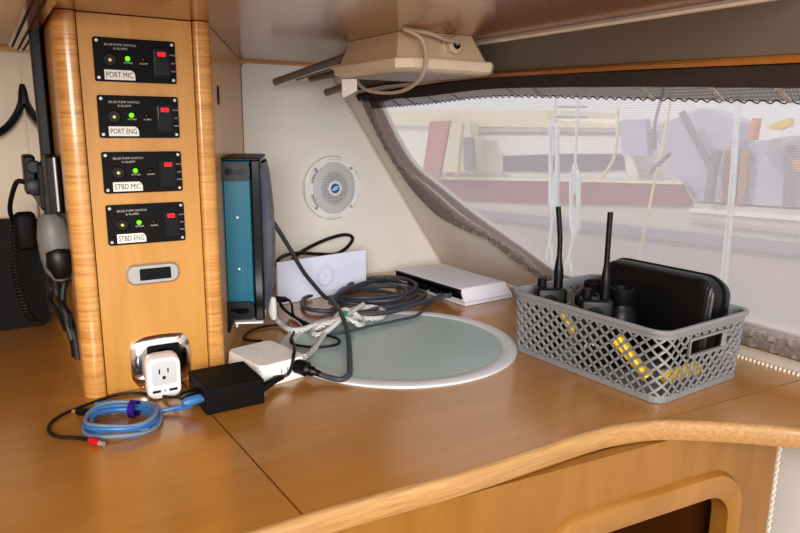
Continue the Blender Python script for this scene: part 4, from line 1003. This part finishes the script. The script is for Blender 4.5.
cabp = [(pg.x, .960, pg.z), (pg.x-.004, .938, pg.z+.003), tuple(on_y(447, 40, .935)), tuple(on_y(432, 34, .935)), tuple(on_y(416, 31, .94)), tuple(on_y(404, 29, .945)), tuple(on_y(412, 32.5, .935)), tuple(on_y(421, 38, .93)), tuple(on_y(425, 48, .93)), tuple(on_y(426, 60, .935)), tuple(on_y(423, 74, .95)), tuple(on_y(415, 84, .98)), tuple(on_y(402, 91, 1.03)), tuple(on_y(385, 93, 1.09)), tuple(on_y(368, 90.5, 1.14)), tuple(on_y(359, 84, 1.18)), tuple(on_y(357, 77, 1.20))]
bm = B(); cable(bm, cabp, .0033); obj('cable', bm, M['cable_beige'], fx, world=True, smooth=True)
for (fx_, fy_, yf), (nx_, ny_, yn) in (((275, 82, 1.50), (347, 56.5, 1.235)), ((311, 78.5, 1.44), (350, 70, 1.235)), ((327, 92.5, 1.40), (352, 84, 1.235))):
    p0 = on_y(fx_, fy_, yf); p1 = on_y(nx_, ny_, yn)
    bm = B(); q = (p1-p0).normalized(); tube(bm, [p0, p0+q*.003, p0+q*.006, p1], [.006, .0085, .0078, .0075], 14); ob = obj('rod_antenna', bm, M['rod'], fx, world=True, smooth=True)
bm = B(); tube(bm, [on_y(296, 80, 1.46), on_y(330, 69.5, 1.22)], .0022, 8); obj('stay_wire', bm, M['rod'], fx, world=True)
bp = [on_y(*q) for q in ((342, 79, 1.19), (357, 79, 1.16), (357, 91, 1.16), (343.5, 98, 1.19), (342, 94, 1.19))]
bm = B(); nn = Vector((-.3, -.95, 0)).normalized()*.003
a_ = [bm.verts.new(p) for p in bp]; b_ = [bm.verts.new(p-nn) for p in bp]; bm.faces.new(a_); bm.faces.new(b_[::-1])
for i in range(len(bp)): bm.faces.new((a_[i], b_[i], b_[(i+1) % len(bp)], a_[(i+1) % len(bp)]))
br = obj('mounting_bracket', bm, M['stripwhite'], fx, world=True)
bm = B(); lathe(bm, [(.0038, 0), (.0038, .001), (.002, .002)], n=12, mtx=Matrix.Rotation(R(90), 4, 'X')); bmesh.ops.translate(bm, vec=on_y(345.5, 88, 1.186)+Vector((0, -.003, 0)), verts=bm.verts); obj('screw', bm, M['steel'], br, world=True)

# ================================================================== OUTSIDE THE WINDOW
HQ = Vector((3.355, 3.987, 0)); HD = Vector((.263, -.965, 0)).normalized(); HN = Vector((.965, .263, 0)).normalized()
def hp(px, py, off): return on_plane(px, py, HQ+HN*off, HN)
def bslab(pts, off, th):
    bm = B(); P = [hp(x, y, off) for x, y in pts]
    a = [bm.verts.new(p) for p in P]; b = [bm.verts.new(p+HN*th) for p in P]
    bm.faces.new(a); bm.faces.new(b[::-1]); n = len(P)
    for i in range(n): bm.faces.new((a[i], b[i], b[(i+1) % n], a[(i+1) % n]))
    return bm
yt = thing('neighbour_yacht', 'white yacht with maroon stripe and dark cabin window, moored outside the window', 'yacht', tuple(HQ+HN*.8-Vector((0, 0, 1.5))))
obj('hull', bslab([(250, 186), (500, 216), (800, 250), (1000, 273), (1000, 640), (250, 420)], 0, 1.6), M['hull'], yt, world=True)
obj('rub_rail', bslab([(250, 184), (500, 213), (800, 245), (1000, 266), (1000, 280), (800, 256), (500, 220), (250, 190)], -.04, .06), M['railgrey'], yt, world=True)
obj('topside', bslab([(250, 168), (440, 198), (690, 203), (690, 238), (500, 216), (250, 186)], .02, 1.5), M['topsides'], yt, world=True)
obj('maroon_stripe', bslab([(250, 168), (437, 179), (560, 181), (680, 184), (692, 206), (560, 203.5), (437, 200), (250, 190)], .0, .05), M['maroon'], yt, world=True, label='maroon stripe')
obj('stripe_trim', bslab([(250, 165), (437, 176.5), (560, 178.5), (682, 181.5), (682, 184.5), (560, 181.5), (437, 179.5), (250, 168.5)], -.01, .06), M['cream'], yt, world=True)
obj('cabin', bslab([(250, 118), (622, 119), (632, 150), (640, 184), (437, 180), (250, 172)], .10, 1.0), M['hullwhite'], yt, world=True)
obj('cabin_roof', bslab([(250, 109), (545, 110), (548, 120), (620, 124), (620, 128), (250, 124)], .06, 1.1), M['cream'], yt, world=True)
obj('roof_line', bslab([(470, 131.5), (618, 132.5), (618, 135), (470, 134)], .09, .03), M['railgrey'], yt, world=True)
obj('cabin_window', bslab([(503, 156), (560, 154), (622, 154), (624, 170), (560, 172), (503, 171)], .085, .03), M['smoke'], yt, world=True)
obj('handrail', bslab([(558, 106), (585, 106), (585, 108), (558, 108)], .1, .03), M['railgrey'], yt, world=True); 
obj('handrail', bslab([(558, 116), (585, 116), (585, 118), (558, 118)], .1, .03), M['railgrey'], yt, world=True)
obj('side_deck', bslab([(690, 203), (760, 208), (1000, 222), (1000, 272), (800, 249), (690, 238)], .02, 1.5), M['topsides'], yt, world=True)
obj('deck_edge', bslab([(690, 208), (800, 216), (1000, 232), (1000, 238), (800, 221), (690, 212)], .0, .05), M['hullwhite'], yt, world=True)
obj('deck_edge', bslab([(690, 218), (800, 231), (1000, 252), (1000, 257), (800, 235), (690, 222)], -.01, .05), M['hull'], yt, world=True)
def oob(nm, lab, cat, pts, off, th, m_, group=None):
    o = obj(nm, bslab(pts, off, th), M[m_]); tag(o, lab, cat, group); return o
oob('canvas_sheet', 'faded red canvas panel on the yacht beside the cream bag', 'canvas', [(430, 121), (449, 121), (439, 176), (422, 176)], -.07, .04, 'pinkpanel')
b_ = thing('canvas_bag', 'cream canvas bag hanging on the rail of the yacht beside the red panel', 'bag', tuple(hp(458, 195, -.1)))
obj('bag_body', bslab([(451, 124), (469, 122), (473, 150), (473, 172), (442, 172), (447, 146)], -.12, .10), M['bag'], b_, world=True)
obj('bag_pocket', bslab([(463, 138), (472, 137), (474, 170), (464, 170)], -.14, .03), M['greygear'], b_, world=True)
bm = B(); cable(bm, [hp(462, 122, -.13), hp(459, 150, -.13), hp(457, 176, -.13)], .012); obj('bag_strap', bm, M['rope'], b_, world=True)
oob('deck_box', 'pale grey box on the side deck of the yacht', 'box', [(619, 121), (645, 119), (648, 156), (622, 156)], .0, .08, 'tarp')
oob('boat_cover', 'lilac blue cover over a dinghy, right of the two brown posts', 'cover', [(749, 143), (790, 136), (830, 134), (840, 210), (738, 204)], .08, .4, 'tarp', None)
oob('boat_cover', 'pale lilac cover left of the two brown posts', 'cover', [(652, 128), (700, 108), (736, 122), (732, 203.4), (696, 200.5), (672, 170)], .08, .4, 'tarp', None)
for pts, lb in (([(725, 150), (732, 150), (729, 203.8), (722, 203.6)], 'brown post left of the thin double pole'), ([(741, 149), (750, 149), (744, 204.6), (736, 204.4)], 'brown post right of the thin double pole')):
    oob('brown_post', lb, 'post', pts, .03, .03, 'brown', 'brown posts on the far deck')
# gear and colourful things on the far deck
gd = thing('deck_fitting', 'grey forked deck fitting on the far boat', 'fitting', tuple(hp(708, 206, .05)))
bm = B(); tube(bm, [hp(682, 112, -.03), hp(694, 135, -.03), hp(706, 158, -.03), hp(712, 168, -.03)], .022, 8); tube(bm, [hp(718, 150, -.03), hp(713, 168, -.03), hp(711, 185, -.03), hp(709, 202, -.03)], .03, 8); obj('fork', bm, M['greygear'], gd, world=True)
oob('life_jacket', 'yellow and orange gear lying on the far deck at the right edge', 'gear', [(766, 128), (776, 122), (790, 118), (789, 126), (777, 130)], -.1, .1, 'yellow')
oob('fender', 'white and red fender at the right edge of the window', 'fender', [(793, 160), (806, 160), (806, 171), (793, 170)], -.1, .1, 'orange')
oob('deck_bag', 'small orange bag on the far deck, left of the yellow gear', 'bag', [(752, 118), (757, 118), (753, 140), (747, 140)], -.1, .1, 'orange')
oob('mooring_post', 'dark blue grey post behind the lilac cover', 'post', [(786, 146), (795, 146), (790, 207.5), (782, 207)], .03, .02, 'greygear')

# rigging just outside the pane
def rig(px_top, px_mid, px_low, y_a, y_b, y_end, X, lab):
    t = thing('rigging_turnbuckle', lab, 'turnbuckle', tuple(on_x(px_low, y_end, X)), 0, 'turnbuckles outside the window')
    P = lambda px, py: on_x(px, py, X)
    bm = B(); tube(bm, [P(px_top, 40), P(px_mid, y_a+6)], .0050, 8); obj('wire', bm, M['shroud'], t, world=True, smooth=True)
    a = P(px_mid, y_a); b = P(px_mid, y_b); side = Vector((0, .0165, 0))
    bm = B()
    for s_ in (-1, 1): tube(bm, [a+side*.2*s_, a.lerp(b, .05)+side*s_, a.lerp(b, .95)+side*s_, b+side*.2*s_], .0082, 8)
    tube(bm, [a+Vector((0, 0, .02)), a.lerp(b, .06)], .0115, 10); tube(bm, [a.lerp(b, .94), b-Vector((0, 0, .02))], .0115, 10); obj('frame', bm, M['shroud'], t, world=True, smooth=True)
    bm = B(); tube(bm, [a.lerp(b, .05), a.lerp(b, .38)], .0062, 8); tube(bm, [a.lerp(b, .62), b, P(px_low, y_end-26)], .0062, 8); obj('screw_rod', bm, M['shroud'], t, world=True, smooth=True)
    e = P(px_low, y_end-26); f_ = P(px_low, y_end)
    bm = B()
    for s_ in (-1, 1): tube(bm, [e, e.lerp(f_, .3)+side*.8*s_, f_+side*.8*s_], .0055, 8)
    obj('fork', bm, M['shroud'], t, world=True, smooth=True)
rig(557.5, 554, 550, 122, 208, 270, 1.75, 'steel turnbuckle with open frame, left of the two outside the window')
rig(580, 575, 569, 170, 232, 285, 1.75, 'slim steel turnbuckle, right of the two outside the window')
rr0 = thing('rigging_rope', 'cream rope with grey block running down outside the window, right of the turnbuckles', 'rope', tuple(on_x(632, 290, 2.1)))
bm = B(); cable(bm, [on_x(686, 30, 2.1), on_x(680, 55, 2.1), on_x(673, 84, 2.1), on_x(668, 115, 2.1), on_x(662, 150, 2.1), on_x(655, 180, 2.1), on_x(646, 225, 2.1), on_x(632, 290, 2.1)], .0052); obj('rope', bm, M['rope'], rr0, world=True, smooth=True)
bm = B(); tube(bm, [on_x(668, 60, 2.3), on_x(662, 95, 2.3), on_x(656, 118, 2.3), on_x(652, 140, 2.3)], .0065); tube(bm, [on_x(652, 130, 2.3), on_x(653, 150, 2.3)], .016); tube(bm, [on_x(650, 172, 2.1), on_x(670, 153, 2.1)], .009); obj('rope_block', bm, M['greygear'], rr0, world=True, smooth=True)
bm = B(); cable(bm, [on_x(618, 108, 2.6), on_x(617, 140, 2.6), on_x(613, 160, 2.6), on_x(602, 178, 2.6)], .007); o = obj('rigging_rope', bm, M['rope'], None, smooth=True); tag(o, 'short cream rope curving down before the dark yacht window', 'rope')
pl = thing('stanchion_pole', 'thin pale double pole standing outside the window between the brown posts', 'pole', tuple(on_x(720, 330, 2.0)))
for dx, r_ in ((-2.5, .0045), (2.2, .0055)):
    bm = B(); tube(bm, [on_x(740+dx*.3, 70, 2.0), on_x(733+dx*.8, 180, 2.0), on_x(720+dx, 330, 2.0)], r_, 8); obj('pole', bm, M['shroud'], pl, world=True, smooth=True)
bm = B(); box_between(bm, (1.3, -8, -1.7), (30, 30, -1.6)); struct('ground', bm, M['water'])

# ================================================================== LIGHT AND CAMERA
w = bpy.data.worlds.new('World'); bpy.context.scene.world = w; w.use_nodes = True
nt = w.node_tree; nt.nodes.clear()
bg = nt.nodes.new('ShaderNodeBackground'); wo = nt.nodes.new('ShaderNodeOutputWorld')
bg.inputs[0].default_value = srgb(240, 238, 240); bg.inputs[1].default_value = 1.25
nt.links.new(bg.outputs[0], wo.inputs[0])
def area(name, loc, tgt, size, power, col_):
    l = bpy.data.lights.new(name, 'AREA'); l.shape = 'RECTANGLE'; l.size, l.size_y = size; l.energy = power; l.color = col_
    o = bpy.data.objects.new(name, l); COL.objects.link(o); o.location = loc
    o.rotation_euler = (Vector(tgt)-Vector(loc)).to_track_quat('-Z', 'Y').to_euler(); return o
area('interior_fill', (-.6, -1.15, .78), (.3, 1.1, .1), (.9, .9), 64, (1, .965, .92))  # added fill lamp behind the camera, brightens the interior
sl_ = bpy.data.lights.new('sun', 'SUN'); sl_.energy = 1.5; sl_.angle = R(3); sl_.color = (1, .96, .9)
so_ = bpy.data.objects.new('sun', sl_); COL.objects.link(so_); so_.location = (-3, 2, 6); so_.rotation_euler = (-Vector((-.7, .3, .65))).to_track_quat('-Z', 'Y').to_euler()

cam = bpy.data.cameras.new('camera'); cam.sensor_width = 36; cam.lens = 36*F_PX/800
cam.clip_start = .02
co = bpy.data.objects.new('camera', cam); COL.objects.link(co)
m4 = Matrix((rt.to_4d(), up.to_4d(), (-fw).to_4d(), EYE.to_4d())).transposed()
for j in range(3): m4[3][j] = 0
m4[3][3] = 1
co.matrix_world = m4
bpy.context.scene.camera = co
bpy.context.scene.view_settings.view_transform = 'Standard'
bpy.context.scene.view_settings.exposure = -0.08
try: bpy.context.scene.view_settings.look = 'Medium High Contrast'
except Exception: bpy.context.scene.view_settings.look = 'None'
